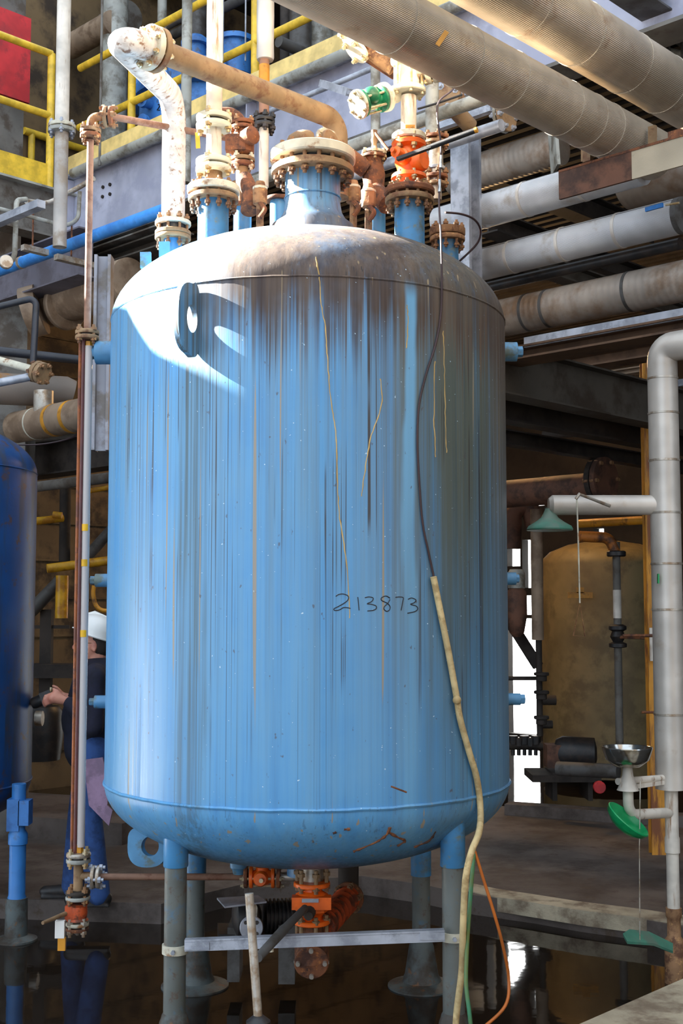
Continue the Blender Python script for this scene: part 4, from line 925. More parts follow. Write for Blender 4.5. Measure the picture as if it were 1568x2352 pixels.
# pump in the shade
tPu = T('pump', 'black pump with pale round flange standing behind the steel pole', 'pump', P(620, 2200, 6.1))
O('casing', MB().lathe([(.03, -.02), (.09, 0), (.10, .05), (.09, .1), (.05, .12)], P(590, 2105, 6.15), Vector((-1, -.2, 0)), 26), M['black'], tPu)
mtr = P(605, 2105, 6.2); pr_ = [(.06, 0)]
for i in range(14): pr_ += [(.085, .01+i*.02), (.085, .018+i*.02), (.072, .02+i*.02), (.072, .028+i*.02)]
O('finned_motor', MB().lathe(pr_, mtr, Vector((1, .15, 0)), 30), M['black'], tPu)
O('base_frame', MB().bar(P(500, 2140, 6.2), P(700, 2140, 6.25), .22, .03), M['black'], tPu)
O('stand', MB().box(P(540, 2180, 6.2), .03, .1, .13), M['greydk'], tPu); O('stand', MB().box(P(660, 2180, 6.2), .04, .1, .14), M['greydk'], tPu)
fq = P(577, 2131, 5.75); O('disc_flange', MB().disc(fq, Vector((.1, -1, .1)), .054, .016, 36), M['galv'], tPu, 'pale grey round flange with four holes')
for i in range(4):
    t_ = PI/4+i*PI/2; O('bolt_hole', MB().disc(fq+Vector((math.cos(t_)*.036, -.008, math.sin(t_)*.036)), Vector((.1, -1, .1)), .009, .004, 16), M['greydk'], tPu)
O('neck', MB().tube([fq, fq+Vector((-.02, .35, .0))], .03, 16), M['black'], tPu)
O('metal_tray', MB().prism([P(498, 2062, 5.95), P(592, 2056, 5.95), P(612, 2070, 5.8), P(516, 2082, 5.75)], (0, 0, -.008)), M['galv'], None, 'flat pale metal sheet lying over the pump', 'sheet')
# strut
tSt = T('strut_brace', 'galvanised strut brace clamped across the two front legs', 'brace', P(720, 2160, 5.08))
s0, s1 = P(405, 2172, 5.09), P(1035, 2146, 5.09); s1.z = s0.z+.0
s0 = P(425, 2170, 5.085); s1 = P(1020, 2147, 5.085)
O('channel', MB().bar(s0, s1, .035, .046).bar(s0+Z*.02-Y*.018, s1+Z*.02-Y*.018, .006, .006), M['galv'], tSt)
for (x_, zz, px) in ((lx1, P(402, 2188, 5.1).z, 402), (lx2, P(1041, 2158, 5.1).z, 1041)):
    O('clamp', MB().lathe([(.047, -.018), (.0535, -.018), (.0535, .018), (.047, .018)], (x_, 5.16, zz), None, 32), M['cream'], tSt)
    O('clamp_bolt', MB().tube([(x_+.0, 5.16-.07, zz), (x_+.0, 5.16-.045, zz)], .009, 6), M['galv'], tSt)
sg = 1
O('splice', MB().bar(s0-X*.0, s0+X*.1, .045, .03).bar(s0-Z*.012, s0+X*.1-Z*.012, .05, .008), M['galv'], tSt)
O('splice', MB().bar(s1-X*.1, s1, .045, .03), M['galv'], tSt)
O('button', MB().tube([s0.lerp(s1, .33)-Z*.02, s0.lerp(s1, .33)-Z*.04], .013, 12), M['cream'], tSt)
# ================================================================ insulated pipes
M['beamrust'] = mat('cream_rust_beam', (182, 168, 144), (84, 50, 36), 3.2, .58, .68, rough=.65, bump=.2)
M['rustbrown'] = mat('brown_beam_paint', (112, 84, 62), (80, 58, 42), 3, rough=.75, bump=.2)
M['rustbrown2'] = mat('dim_rust_brown', (110, 74, 56), (70, 48, 38), 5, rough=.75, bump=.2)
M['rustdkorange'] = mat('amber_rust', (178, 104, 34), (80, 48, 28), 8, rough=.6)
M['webdk2'] = mat('dirty_beam', (78, 72, 64), (58, 48, 38), 3, rough=.8)
M['greenbell'] = mat('faded_green', (70, 128, 108), (96, 118, 104), 7, rough=.5)
M['amber2'] = mat('rusty_yellow_column', (212, 146, 48), (128, 76, 44), 5, .45, .6, rough=.6, streak=True)
M['btank'] = mat('tan_tank_paint', (126, 108, 72), (104, 88, 58), 3, rough=.6)
M['whitegrey'] = mat('greyish_pipe', (178, 172, 166), (150, 136, 120), 5, rough=.5)
M['galvdk'] = mat('galvanised_dull', (150, 150, 158), (120, 112, 106), 4, rough=.55, metal=.2)
M['ductrust'] = mat('rust_patched_duct', (138, 126, 116), (160, 112, 58), 2.4, .58, .66, rough=.6)
M['blackslate'] = mat('slate_pipe', (44, 45, 52), (36, 36, 40), 6, rough=.45)
M['amberlit'] = mat('yellow_enamel', (232, 176, 40), (190, 130, 40), 8, rough=.4)
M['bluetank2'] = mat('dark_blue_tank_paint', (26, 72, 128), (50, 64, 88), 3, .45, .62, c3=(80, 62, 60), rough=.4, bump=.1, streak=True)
M['bluelegdk'] = mat('blue_leg_paint', (50, 116, 182), (60, 84, 108), 5, .55, .7, rough=.45)
def ipipe(name, label, px0, py0, y0, px1, r, m, d=None, bands=(), bandm='jacketsmooth', pw=0, group=None, px_s=None, cat='pipe', seam=None):
    p, q = line(px0, py0, y0, px1, d)
    if px_s is not None: p = hit(p, d or A, px_s)
    t = T(name, label, cat, (p+q)/2, group); u = (q-p).normalized()
    O('insulation', MB().tube([p, q], r, 64 if r > .09 else 32), M[m], t)
    L_ = (q-p).length
    for f in bands:
        c = hit(p, d or A, f); O('band', MB().lathe([(r, -.01), (r+.003, -.009), (r+.003, .009), (r, .01)], c, u, 48, False), M[bandm], t)
    if seam is not None:
        s_ = u.cross(Z).normalized(); s_ = s_ if s_.y < 0 else -s_
        o_ = s_*math.cos(seam)*r+Z*math.sin(seam)*r
        O('lap_seam', MB().bar(p+o_, q+o_, .003, .003), M['greydk'], t)
    return t, p, q
ipipe('overhead_insulated_pipe', 'ribbed insulated overhead pipe nearer the tank, crossing above the valves', 1390, 300, 6.0, 1500, .133, 'jacket', B, (905, 1060, 1165, 1290, 1345, 1385), 'jacket', px_s=250)
t_, p_, q_ = ipipe('overhead_insulated_pipe', 'ribbed insulated overhead pipe at the top right corner, further back', 1490, 175, 6.2, 1750, .155, 'jacket', B, (1210, 1330, 1440, 1520), 'jacket', px_s=500)
t = bpy.data.objects['overhead_insulated_pipe']
O('marker_label', MB().bar(P(1004, 104, 4.86), P(1026, 72, 4.86), .02, .004, Y), M['amber'], t)
# support beam under them
sp0 = P(1285, 402, 5.95); 
tb = T('pipe_support_beam', 'brown and cream steel angle beam carrying the two overhead pipes', 'beam', P(1430, 390, 5.8))
pa = P(1285, 395, 6.1); pb = hit(pa, A, 1760)
O('web', MB().bar(pa-Z*.07, pb-Z*.07, .012, .15), M['beamrust'], tb); O('rusty_end', MB().bar(pa-Z*.07-A*-.002, pa-Z*.07-A*.42, .016, .151), M['rustbrown2'], tb, 'dark rust-brown end')
O('top_flange', MB().bar(pa+B*.06, pb+B*.06, .14, .012), M['rust'], tb)
O('stub_post', MB().bar(P(1350, 322, 6.15), P(1350, 372, 6.15), .03, .045, A).bar(P(1341, 322, 6.2), P(1341, 372, 6.2), .03, .02, A), M['rusttan'], tb)
O('stub_post', MB().bar(P(1498, 290, 6.0), P(1498, 335, 6.0), .02, .04, A), M['rusttan'], tb)
O('shoe', MB().bar(pa+A*-.62+B*.05+Z*.02, pa+A*-.78+B*.05+Z*.02, .12, .03), M['rust'], tb)
# horizontal pipes at the right of the tank
tA1, p_, q_ = ipipe('dirty_duct', 'big tan ribbed duct behind the galvanised column, ending at a plate under the overhead pipe', 1190, 366, 8.2, 1285, .125, 'jacketdirty', None, (), px_s=1040)
O('end_plate', MB().bar(P(1268, 290, 7.3), P(1276, 392, 7.3), .22, .02, X), M['grey'], tA1)
ipipe('silver_insulated_pipe', 'silver ribbed insulated pipe, upper of the two beside the tank head', 1200, 460, 6.9, 1475, .100, 'jacketsilver', None, (1112, 1210, 1340), px_s=1010, seam=.95)
t3, p3, q3 = ipipe('silver_insulated_pipe', 'silver ribbed insulated pipe, lower of the two, with a blue tag near its end cap', 1300, 560, 6.8, 1562, .096, 'jacketsilver', None, (1078, 1178, 1296, 1425), px_s=1015, seam=.85)
O('end_cap', MB().lathe([(.098, -.01), (.098, .02), (.05, .025)], q3, (q3-p3).normalized(), 40), M['greydk'], t3)
O('blue_tag', MB().bar(P(1482, 482, 6.22), P(1522, 471, 6.15), .012, .022), M['bluepipe'], t3)
O('clip', MB().tube([P(1528, 471, 6.12), P(1560, 466, 6.08)], .006, 8), M['bright'], t3)
hp('black_pipe', 'black pipe just below the lower silver insulated pipe', 'pipe', 1330, 612, 6.9, 1562, .033, 'black'); 
a_, b_ = line(1330, 612, 6.9, 1100); O('black_pipe', MB().tube([a_+A*.0, b_], .033), M['black'], None, 'black pipe end emerging behind the tank under the silver pipes', 'pipe')
ipipe('dirty_insulated_pipe', 'dirty brown-stained insulated pipe, lowest of the right-hand insulated pipes', 1350, 690, 6.9, 1640, .112, 'jacketdirty', None, (1215, 1262, 1450), 'greydk', px_s=1110)
ipipe('end_on_duct', 'round insulated elbow end behind the rusty support beam at the right edge', 1500, 400, 6.9, 1640, .17, 'jacketdirty', None, (), px_s=1440)
# galvanised column behind
tc = T('galvanised_column', 'galvanised box column behind the pipes right of the tank head', 'column', P(1070, 590, 7.0))
za, zb_ = P(1070, 312, 7.0).z, P(1070, 800, 7.0).z; cx_ = P(1070, 450, 7.0).x
O('shaft', MB().hbeam((cx_, 7.0, zb_), (cx_, 7.0, za), .135, .12, .02, B), M['galv'], tc)
# beams and channels at the right
def beam(name, label, px0, py0, y0, px1, w, h, m, d=None, px_s=None, cat='beam', plain=False):
    p, q = line(px0, py0, y0, px1, d)
    if px_s is not None: p = hit(p, d or A, px_s)
    b = MB(); (b.bar(p, q, w, h) if plain else b.hbeam(p, q, w, h)); return O(name, b, M[m], None, label, cat)
beam('pale_channel', 'pale galvanised channel just under the dirty insulated pipe', 1300, 770, 6.9, 1640, .02, .06, 'galv', None, 1205, plain=True)
beam('brown_beam', 'brown steel beam under the pale channel at the right', 1300, 800, 7.0, 1640, .22, .08, 'rustbrown', None, 1170)
beam('cross_beam', 'deep dark beam running back from the right side stub', 1250, 875, 7.6, 1760, .16, .30, 'webdk2', B, 1120)
beam('cross_beam', 'lower dark beam behind the tank and the white shower pipe', 1250, 960, 8.6, 1760, .14, .16, 'dark', B, 1120)
beam('cross_beam', 'thin dark brace low behind the cross beams', 1250, 1020, 10.0, 1700, .12, .12, 'dark', B, 1120)
beam('deck_beam', 'brown beam under the deck between the silver pipes and the right edge', 1300, 840, 9.0, 1640, .2, .1, 'rustbrown', None, 1170)
beam('deck_beam', 'thin pale beam under the deck left of the white pipe elbow', 1350, 868, 10.0, 1520, .1, .05, 'tanjacket', None, 1250)
beam('deck_beam', 'dark inclined channel high behind the silver pipes', 1250, 560, 8.5, 1600, .16, .14, 'dark', B, 1120)
beam('deck_beam', 'second dark inclined channel above the dirty insulated pipe', 1330, 640, 8.5, 1600, .12, .12, 'webdk2', B, 1180)
beam('deck_beam', 'dark channel high behind the tan ribbed duct', 1150, 400, 8.8, 1500, .16, .2, 'dark', B, 1060)
beam('light_strip', 'thin pale strip light running behind the white shower pipe', 1470, 893, 9.0, 1640, .05, .05, 'galv', None, 1455, cat='channel', plain=True)
hp('black_pipe', 'long dark pipe under the deck below the lowest insulated pipe', 'pipe', 1250, 930, 9.6, 1500, .05, 'greydk')
hp('black_pipe', 'dark pipe beneath the cross beam near the tank edge', 'pipe', 1250, 1000, 11, 1480, .045, 'dark')
hp('dirty_pipe', 'short tan pipe under the deck behind the cross beam', 'pipe', 1220, 942, 10.5, 1300, .05, 'tanjacket')
# upper right hanger pieces
for i, px in enumerate((1537, 1566)):
    vp('hanger_rod', ['long hanger rod right of the overhead pipes, left of two', 'long hanger rod at the right edge, right of two'][i], 'rod', px, 40, 240, 7.2, .008, 'greydk')
beam('upper_channel', 'dark grey inclined channel in the top right corner', 1530, 30, 7.0, 1640, .2, .12, 'greydk', B, 1430)
cd = T('curved_duct_edge', 'grey curved duct edge behind the second overhead pipe at the right', 'duct', P(1520, 130, 7.6))
O('shell', MB().tube(spline([P(1450, 130, 7.6), P(1485, 118, 7.5), P(1530, 120, 7.4), P(1620, 140, 7.2)], 5), .03, 12), M['grey'], cd)
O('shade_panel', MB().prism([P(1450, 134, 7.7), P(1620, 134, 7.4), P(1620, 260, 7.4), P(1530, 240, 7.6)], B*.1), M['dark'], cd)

# ---------------------------------------------------------------- emergency shower and eyewash
tsh = T('safety_shower', 'white insulated safety shower standpipe with green shower bell, chain and steel eyewash bowl', 'shower', fp(1548, 2195, 0))
ys = 6.35; sx = P(1528, 1200, ys).x; sz = lambda py: P(1528, py, ys).z
O('standpipe', MB().tube([(sx, ys, sz(1812)), (sx, ys, sz(860)), (sx, ys, sz(800)), Vector((sx, ys, sz(800)))+A*-.22+Z*.0], .078, 36, bend=.11), M['jacketsmooth'], tsh)
for py in (870, 950, 1058, 1178, 1295, 1400, 1640): O('band', MB().lathe([(.078, -.006), (.081, -.005), (.081, .005), (.078, .006)], (sx, ys, sz(py)), None, 36, False), M['steel'], tsh)
O('lower_pipe', MB().lathe([(.032, 0), (.032, sz(1960)), (.038, sz(1958)), (.038, sz(1925)), (.034, sz(1920)), (.034, sz(1812))], (sx, ys, 0), None, 24), M['white'], tsh)
O('foot_flange', MB().lathe([(.05, 0), (.05, sz(2160)), (.034, sz(2150)), (.034, sz(2110)), (.04, sz(2105)), (.04, sz(2085))], (sx, ys, 0), None, 24), M['rustlight'], tsh)
br0 = Vector((sx, ys, sz(1160))); br1 = hit(br0, X, 1268)
O('branch', MB().tube([br0, br1, br1-X*.02], [.052, .052, .035], 30), M['jacketsmooth'], tsh)
hb = P(1262, 1190, ys)
O('shower_head', MB().lathe([(.118, -.045), (.12, -.038), (.112, -.022), (.075, .0), (.045, .022), (.03, .05), (.022, .07)], hb-Z*.02, None, 36), M['greenbell'], tsh)
O('pull_arm', MB().tube([P(1400, 1162, 6.25), P(1330, 1135, 6.15), P(1322, 1146, 6.15)], .009, 8), M['steel'], tsh)
O('pull_chain', MB().tube([P(1324, 1140, 6.15), P(1328, 1260, 6.15), P(1331, 1385, 6.15)], .004, 6), M['cream'], tsh)
O('triangle_handle', MB().tube([P(1331, 1385, 6.15), P(1316, 1460, 6.15), P(1343, 1462, 6.15)], .0035, 6, closed=True), M['rustlight'], tsh)
O('green_band', MB().bar(P(1511, 1318, 6.27), P(1511, 1340, 6.27), .022, .006, X), M['greenpl'], tsh)
bw = P(1440, 1716, 6.1)
O('eyewash_bowl', MB().lathe([(.02, -.09), (.06, -.085), (.10, -.055), (.118, .0), (.122, .002), (.124, -.002), (.106, -.06), (.065, -.094), (.02, -.1)], bw, None, 40, False), M['chrome'], tsh)
for dx_ in (-.045, .035): O('eye_nozzle', MB().tube([bw+Vector((dx_, 0, -.07)), bw+Vector((dx_, 0, -.02))], .016, 14), M['greenpl'], tsh)
O('bowl_bracket', MB().lathe([(.055, -.21), (.05, -.20), (.028, -.14), (.022, -.09)], bw, None, 16).bar(bw+Vector((0, .02, -.2)), Vector((sx, ys, bw.z-.2)), .03, .02), M['white'], tsh)
O('drain_pipe', MB().tube([bw+Vector((.0, 0, -.2)), bw+Vector((.0, .0, -.33)), Vector((sx, ys, bw.z-.36))], .026, 18, bend=.08), M['white'], tsh)
O('side_arm', MB().tube([P(1418, 1795, 6.1), P(1545, 1785, 6.35)], .017, 12), M['white'], tsh)
gc_ = P(1440, 1885, 6.0); gax = Vector((.58, -.25, .78))
O('dust_cover', MB().lathe([(.01, -.045), (.07, -.04), (.108, -.015), (.118, .01), (.114, .014), (.10, -.008), (.06, -.028), (.01, -.032)], gc_, gax, 36, False), M['greenpl'], tsh)
O('cover_chain', MB().tube([P(1470, 1790, 6.05), P(1468, 1950, 6.05), P(1469, 2165, 6.05)], .0028, 6), M['steel'], tsh)
O('foot_treadle', MB().prism([P(1430, 2150, 6.0), P(1445, 2140, 6.1), P(1490, 2145, 6.2), P(1545, 2172, 6.25), P(1545, 2190, 6.2), P(1500, 2172, 6.1), P(1440, 2168, 5.95)], (0, 0, .012)), M['greenbell'], tsh)
# yellow column behind + rusty bracket bars
t = T('yellow_column', 'rust-streaked yellow steel column behind the white shower pipe', 'column', fp(1505, 1900, .1))
yx = P(1500, 1500, 9.0); O('shaft', MB().hbeam((yx.x, 9.0, .1), (yx.x, 9.0, 3.75), .10, .10, .012, Y), M['amber2'], t)
O('white_notice', MB().box(P(1501, 1480, 8.9), .03, .005, .12), M['white'], t)
hp('rust_bar', 'short rusty bar sticking out left of the white shower pipe, upper', 'bar', 1430, 1460, 7.5, 1512, .01, 'rust', X); hp('rust_bar', 'short dark bar sticking out left of the white shower pipe, lower', 'bar', 1473, 1636, 7.5, 1514, .008, 'rust', X)

# ---------------------------------------------------------------- background tank on the right
bt = P(1395, 1745, 13.6); t = T('storage_tank', 'tan domed storage tank standing in the dim bay at the right', 'tank', (bt.x, 13.6, 0.1))
zt_ = P(1395, 1292, 13.0).z; O('shell', MB().lathe([(.70, .1), (.70, zt_), (.68, zt_+.06), (.6, zt_+.14), (.4, zt_+.22), (.1, zt_+.27), (.01, zt_+.27)], (bt.x, 13.6, 0), None, 48), M['btank'], t)
O('yellow_label', MB().box(P(1332, 1367, 12.9), .13, .004, .03).box(P(1332, 1356, 12.9), .04, .004, .03), M['amber'], t)
# pipe and valve in front of it
t = T('dark_valve_pipe', 'dark vertical pipe with black valve in front of the tan storage tank', 'pipe', P(1420, 1720, 11))
dx = P(1418, 1450, 11).x; dz = lambda py: P(1418, py, 11).z
O('pipe_run', MB().lathe([(.035, dz(1720)), (.035, dz(1245))], (dx, 11, 0), None, 18), M['webdk'], t)
O('white_wrap', MB().lathe([(.037, dz(1420)), (.037, dz(1355))], (dx, 11, 0), None, 18), M['white'], t)
O('valve_body', MB().lathe([(.05, dz(1488)), (.08, dz(1486)), (.08, dz(1478)), (.045, dz(1474)), (.07, dz(1462)), (.05, dz(1450)), (.08, dz(1446)), (.08, dz(1438)), (.05, dz(1434))], (dx, 11, 0), None, 16), M['black'], t)
O('flange', MB().disc((dx, 11, dz(1272)), Z, .085, .05), M['black'], t)
O('valve_lever', MB().tube([(dx, 10.95, dz(1463)), P(1510, 1466, 10.8)], .014, 8), M['rust'], t)
O('top_elbow', MB().tube([P(1330, 1232, 11), P(1400, 1235, 11), P(1412, 1268, 11)], .05, 14, bend=.12), M['rustdkorange'], t)
hp('amber_pipe', 'amber painted pipe below the shower branch', 'pipe', 1330, 1203, 11.5, 1520, .04, 'amber')
hp('rusty_header', 'thick rusty header pipe ending in a dark flange below the deck', 'pipe', 1250, 1128, 11, 1372, .13, 'rustbrown2')
a_, b_ = line(1250, 1128, 11, 1100); O('rusty_header', MB().tube([line(1250, 1128, 11, 1100)[1], line(1250, 1128, 11, 1252)[1]], .128), M['rustbrown2'], None, 'thick rusty header pipe piece just right of the blue tank', 'pipe')
fl_ = T('dark_header_flange', 'dark flanged end of the rusty header pipe', 'flange', P(1385, 1105, 10.6)); joint(fl_, P(1380, 1103, 10.5), A, .2, .05, 'rustbrown2', 'dark', 6, br=.02)
vp('tan_riser', 'tan insulated riser in front of the bright opening right of the tank', 'pipe', 1233, 1170, 1470, 11.5, .058, 'tanjacket')
vp('dark_riser', 'thin dark pipe with valves below the tan insulated riser', 'pipe', 1238, 1465, 1690, 11.5, .03, 'dark')
t = T('bend_duct', 'dark insulated bend beside the bright opening right of the tank', 'duct', P(1200, 1200, 12))
O('bend', MB().tube([P(1175, 1260, 12), P(1178, 1170, 12), P(1215, 1155, 12), P(1228, 1215, 12)], .09, 18, bend=.16), M['rustbrown2'], t)
hp('tie_bar', 'thin dark bar crossing the bright opening', 'bar', 1165, 1558, 11.5, 1236, .02, 'dark', X)
O('diagonal_brace', MB().bar(P(1172, 1430, 11.8), P(1235, 1530, 11.8), .1, .1), M['dark'], None, 'dark diagonal brace across the bright opening', 'brace')
t = T('hanging_motor', 'dark cylindrical motor hanging in the bright opening beside the tank', 'motor', P(1185, 1400, 11.6)); O('casing', MB().lathe([(.03, -.3), (.07, -.26), (.10, -.1), (.10, .12), (.05, .18)], P(1186, 1390, 11.6), None, 20), M['rustbrown2'], t); O('cap', MB().lathe([(.08, .16), (.085, .3), (.06, .34)], P(1186, 1390, 11.6), None, 20), M['grey'], t)
for i, (px, py, lb) in enumerate(((1243, 1548, 'small dark valve on the thin riser, upper'), (1243, 1590, 'small dark valve on the thin riser, middle'), (1243, 1648, 'small dark valve on the thin riser, lowest'))):
    O('small_valve', MB().disc(P(px, py, 11.4), Z, .07, .03).disc(P(px, py+9, 11.4), Z, .05, .06), M['dark'], None, lb, 'valve')
hp('small_nozzle', 'small dark nozzle at the left of the tan storage tank, upper', 'nozzle', 1245, 1608, 12.4, 1276, .05, 'dark', X); hp('small_nozzle', 'small dark nozzle at the left of the tan storage tank, lower', 'nozzle', 1245, 1664, 12.4, 1268, .04, 'dark', X)
# dark machinery low at the right
t = T('pump_motor', 'black pump motor on the floor left of the tan storage tank', 'motor', P(1310, 1770, 11))
O('casing', MB().lathe([(.05, -.2), (.14, -.18), (.15, .1), (.12, .16), (.05, .18)], P(1318, 1730, 11), Vector((-1, .2, 0)), 24), M['black'], t)
O('gearbox', MB().box(P(1275, 1735, 11), .09, .1, .1), M['rustbrown2'], t)
O('skid', MB().box(P(1290, 1780, 11), .3, .25, .03).box(P(1265, 1800, 11), .02, .2, .12).box(P(1345, 1800, 11), .02, .2, .12), M['dark'], t)
t = T('low_machinery', 'row of dark low pipes and valves on the floor under the bright opening', 'machinery', P(1200, 1720, 12.5))
for i in range(5): O('valve_block', MB().disc(P(1178+i*13, 1700+i % 2*4, 12.4), Z, .05, .09).tube([P(1178+i*13, 1715, 12.4), P(1178+i*13, 1735, 12.4)], .02, 8), M['black'], t)
O('manifold', MB().tube([P(1165, 1712, 12.4), P(1245, 1712, 12.4)], .045, 12), M['dark'], t)
O('pipe_bundle', MB().tube([P(1280, 1765, 10.5), P(1420, 1772, 10.2)], .06, 14), M['greydk'], None, 'grey pipe lying on the floor before the storage tank', 'pipe')
O('red_fitting', MB().disc(P(1376, 1808, 10), Y, .05, .05, 14), M['red'], None, 'small red fitting on the floor behind the eyewash', 'fitting')

# ================================================================ left side
# tall white pipe with flange, front left
t = T('flanged_white_pipe', 'tall silvery-white vertical pipe with flange at the upper left', 'pipe', P(140, 560, 8.2))
yl = 8.2; lx = P(142, 290, yl).x; lz = lambda py: P(142, py, yl).z
O('upper_pipe', MB().lathe([(.048, lz(285)), (.048, lz(-60))], (lx, yl, 0), None, 28), M['white'], t)
O('lower_pipe', MB().lathe([(.047, lz(568)), (.047, lz(305))], (lx, yl, 0), None, 28), M['whitegrey'], t)
joint(t, (lx, yl, lz(296)), Z, .094, .026, 'grey', 'cream', 6, br=.01, bm='galv', ph=.2)
# blue pipe along A
a_, b_ = line(200, 548, 8.3, -60); b2 = hit(a_, A, 395)
t = T('blue_pipe', 'bright blue pipe running in front of the girder to the tank shoulder', 'pipe', a_)
O('pipe_run', MB().tube([b_, b2], .043, 24), M['bluepipe'], t)
O('clamp', MB().lathe([(.043, -.015), (.047, -.014), (.047, .014), (.043, .015)], hit(a_, A, 50), A, 24, False), M['steel'], t)
beam('lower_ledge', 'grey ledge channel below the blue pipe', 300, 545, 8.9, -60, .16, .05, 'webdk', None, 400)
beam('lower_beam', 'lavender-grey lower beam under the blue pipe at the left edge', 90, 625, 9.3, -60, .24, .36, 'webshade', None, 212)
beam('brown_channel', 'brown channel running under the grey ledge to the tank shoulder', 300, 585, 9.0, 190, .2, .1, 'webdk2', None, 420)
for i, (x0, y0, x1, y1, lb) in enumerate(((52, 568, 108, 590, 'short galvanised strut over the blue pipe, left one'), (128, 590, 215, 622, 'short galvanised strut under the blue pipe, right one'))):
    p = P(x0, y0, 8.35); q = hit(p, B, x1); O('strut', MB().bar(p, q, .05, .04), M['steel'], None, lb, 'strut')
    O('threaded_rod', MB().tube([p.lerp(q, .4), p.lerp(q, .4)+Z*.28], .007, 6), M['rust'], None, ['thin rusty rod standing on the left strut', 'thin rusty rod standing on the right strut'][i], 'rod')
# conduit work left
t = T('bent_conduit', 'thin bent cream conduit with square bracket in front of the left platform beam', 'conduit', P(35, 600, 8.0))
O('conduit_run', MB().tube([P(-30, 600, 7.9), P(28, 603, 8.0), P(34, 580, 8.0), P(38, 460, 8.0), P(60, 458, 8.1)], .018, 12, bend=.05), M['grey'], t)
O('junction_disc', MB().disc(P(14, 602, 7.9), Vector((.4, -.9, 0)), .045, .04, 24), M['steel'], t)
O('bracket', MB().bar(P(-40, 525, 8.1), hit(P(-40, 525, 8.1), -A, 95), .06, .05), M['galv'], t)
O('conduit_loop', MB().tube([P(60, 462, 8.2), P(110, 468, 8.4), P(185, 428, 8.4), P(215, 410, 8.3)], .018, 12, bend=.1), M['steel'], t)
O('conduit_loop', MB().tube([P(-20, 475, 8.3), P(60, 495, 8.4), P(150, 520, 8.4), P(180, 505, 8.4), P(183, 440, 8.4)], .015, 12, bend=.12), M['grey'], t)
# hanging galvanised column
t = T('hanging_column', 'galvanised H-section stub column hanging left of the tank', 'column', P(228, 1038, 8.0))
hx = P(236, 820, 8.0).x; O('shaft', MB().hbeam((hx, 8.0, P(236, 1036, 8.0).z), (hx, 8.0, P(236, 590, 8.0).z), .12, .11, .02, X), M['galvdk'], t)
# tan ducts
t = T('tan_duct', 'wide tan insulated duct with a round collar behind the rusty gauge pipe', 'duct', P(150, 700, 9.6))
O('duct_run', MB().tube([hit(P(120, 700, 9.6), A, 40), hit(P(120, 700, 9.6), A, 300)], .17, 36), M['tanjacket'], t)
O('collar', MB().disc(hit(P(120, 712, 9.55), A, 150), A, .19, .05, 40), M['tanjacket'], t)
O('elbow_duct', MB().tube([P(60, 720, 9.4), P(95, 710, 9.4)], .2, 30), M['tanjacket'], t)
t = T('lower_tan_duct', 'tan insulated duct with two orange markers behind the level gauge', 'duct', P(110, 970, 8.6))
pc_, qc_ = line(110, 968, 8.6, 38)[1], line(110, 968, 8.6, 250)[1]
O('duct_run', MB().tube([pc_, qc_], .115, 36), M['tanjacket'], t)
O('band', MB().disc(hit(pc_, A, 84), A, .118, .015, 36), M['cream'], t)
for px in (128, 168): c_ = hit(pc_, A, px); O('marker_label', MB().tube([c_+A*-.02, c_+A*.02], .117, 36), M['amber'], t)
O('neck', MB().lathe([(.07, -.16), (.07, .1)], P(100, 930, 8.6), None, 24), M['steel'], t)
t = T('broad_grey_duct', 'broad grey-brown duct with rust patch behind the rusty flange at the left', 'duct', P(70, 900, 8.9))
O('duct_run', MB().tube([P(-60, 890, 8.6), P(150, 900, 9.0), P(168, 905, 9.02)], [.115, .115, .10], 36), M['ductrust'], t)
# black pipe elbow
t = T('black_elbow_pipe', 'black pipe turning down to the rusty flange at the left edge', 'pipe', P(82, 680, 7.6))
O('pipe_run', MB().tube([P(-60, 718, 7.5), P(84, 683, 7.6), P(80, 760, 7.6), P(76, 832, 7.6)], .021, 16, bend=.04), M['blackslate'], t)
t = T('rusty_flange_joint', 'rusty flange joint at the end of two cream pipes at the left edge', 'flange', P(92, 855, 7.6))
joint(t, P(92, 856, 7.55), (P(110, 862, 7.5)-P(0, 825, 7.7)), .07, .03, 'rusttan', 'rusttan', 6, br=.009)
O('pipe_run', MB().tube([P(-60, 812, 7.8), P(86, 852, 7.6)], .026, 16), M['cream'], t); O('pipe_run', MB().tube([P(-60, 890, 7.4), P(66, 866, 7.55)], .026, 16), M['galv'], t)
O('dark_cross_pipe', MB().tube([P(-60, 800, 8.3), P(260, 835, 8.5)], .032, 16), M['blackslate'], None, 'dark slate pipe passing behind the level gauge', 'pipe')
t = T('grey_block_column', 'broad grey column face at the left edge under the blue pipe', 'column', fp(0, 1900))
cxl = P(15, 850, 9.3).x; O('shaft', MB().box((cxl-.08, 9.75, P(15, 705, 9.75).z/2), .16, .16, P(15, 705, 9.75).z/2), M['webdk'], t)
hp('under_deck_pipe', 'grey-brown pipe low under the deck between the two blue tanks', 'pipe', 150, 1110, 9.0, 285, .04, 'webdk'); 
a_, b_ = line(150, 1110, 9.0, 60); O('under_deck_pipe', MB().tube([a_, b_], .04), M['webdk'], None, 'grey-brown pipe end beside the small blue tank', 'pipe')
O('thin_cable', MB().tube(spline([P(40, 1022, 8.4), P(100, 1020, 8.4), P(165, 1005, 8.4), P(215, 975, 8.4), P(262, 960, 8.4)], 5), .006, 6), M['cable'], None, 'thin cable sagging under the tan duct', 'cable')
beam('shaded_deck_beam', 'deep shaded deck beam between the two blue tanks above the slanting pipes', 150, 1050, 9.9, 40, .2, .28, 'dark', None, 290)
beam('shaded_deck_beam', 'second dark beam just behind the sagging thin cable', 150, 1010, 10.6, 40, .2, .2, 'webdk2', None, 290)
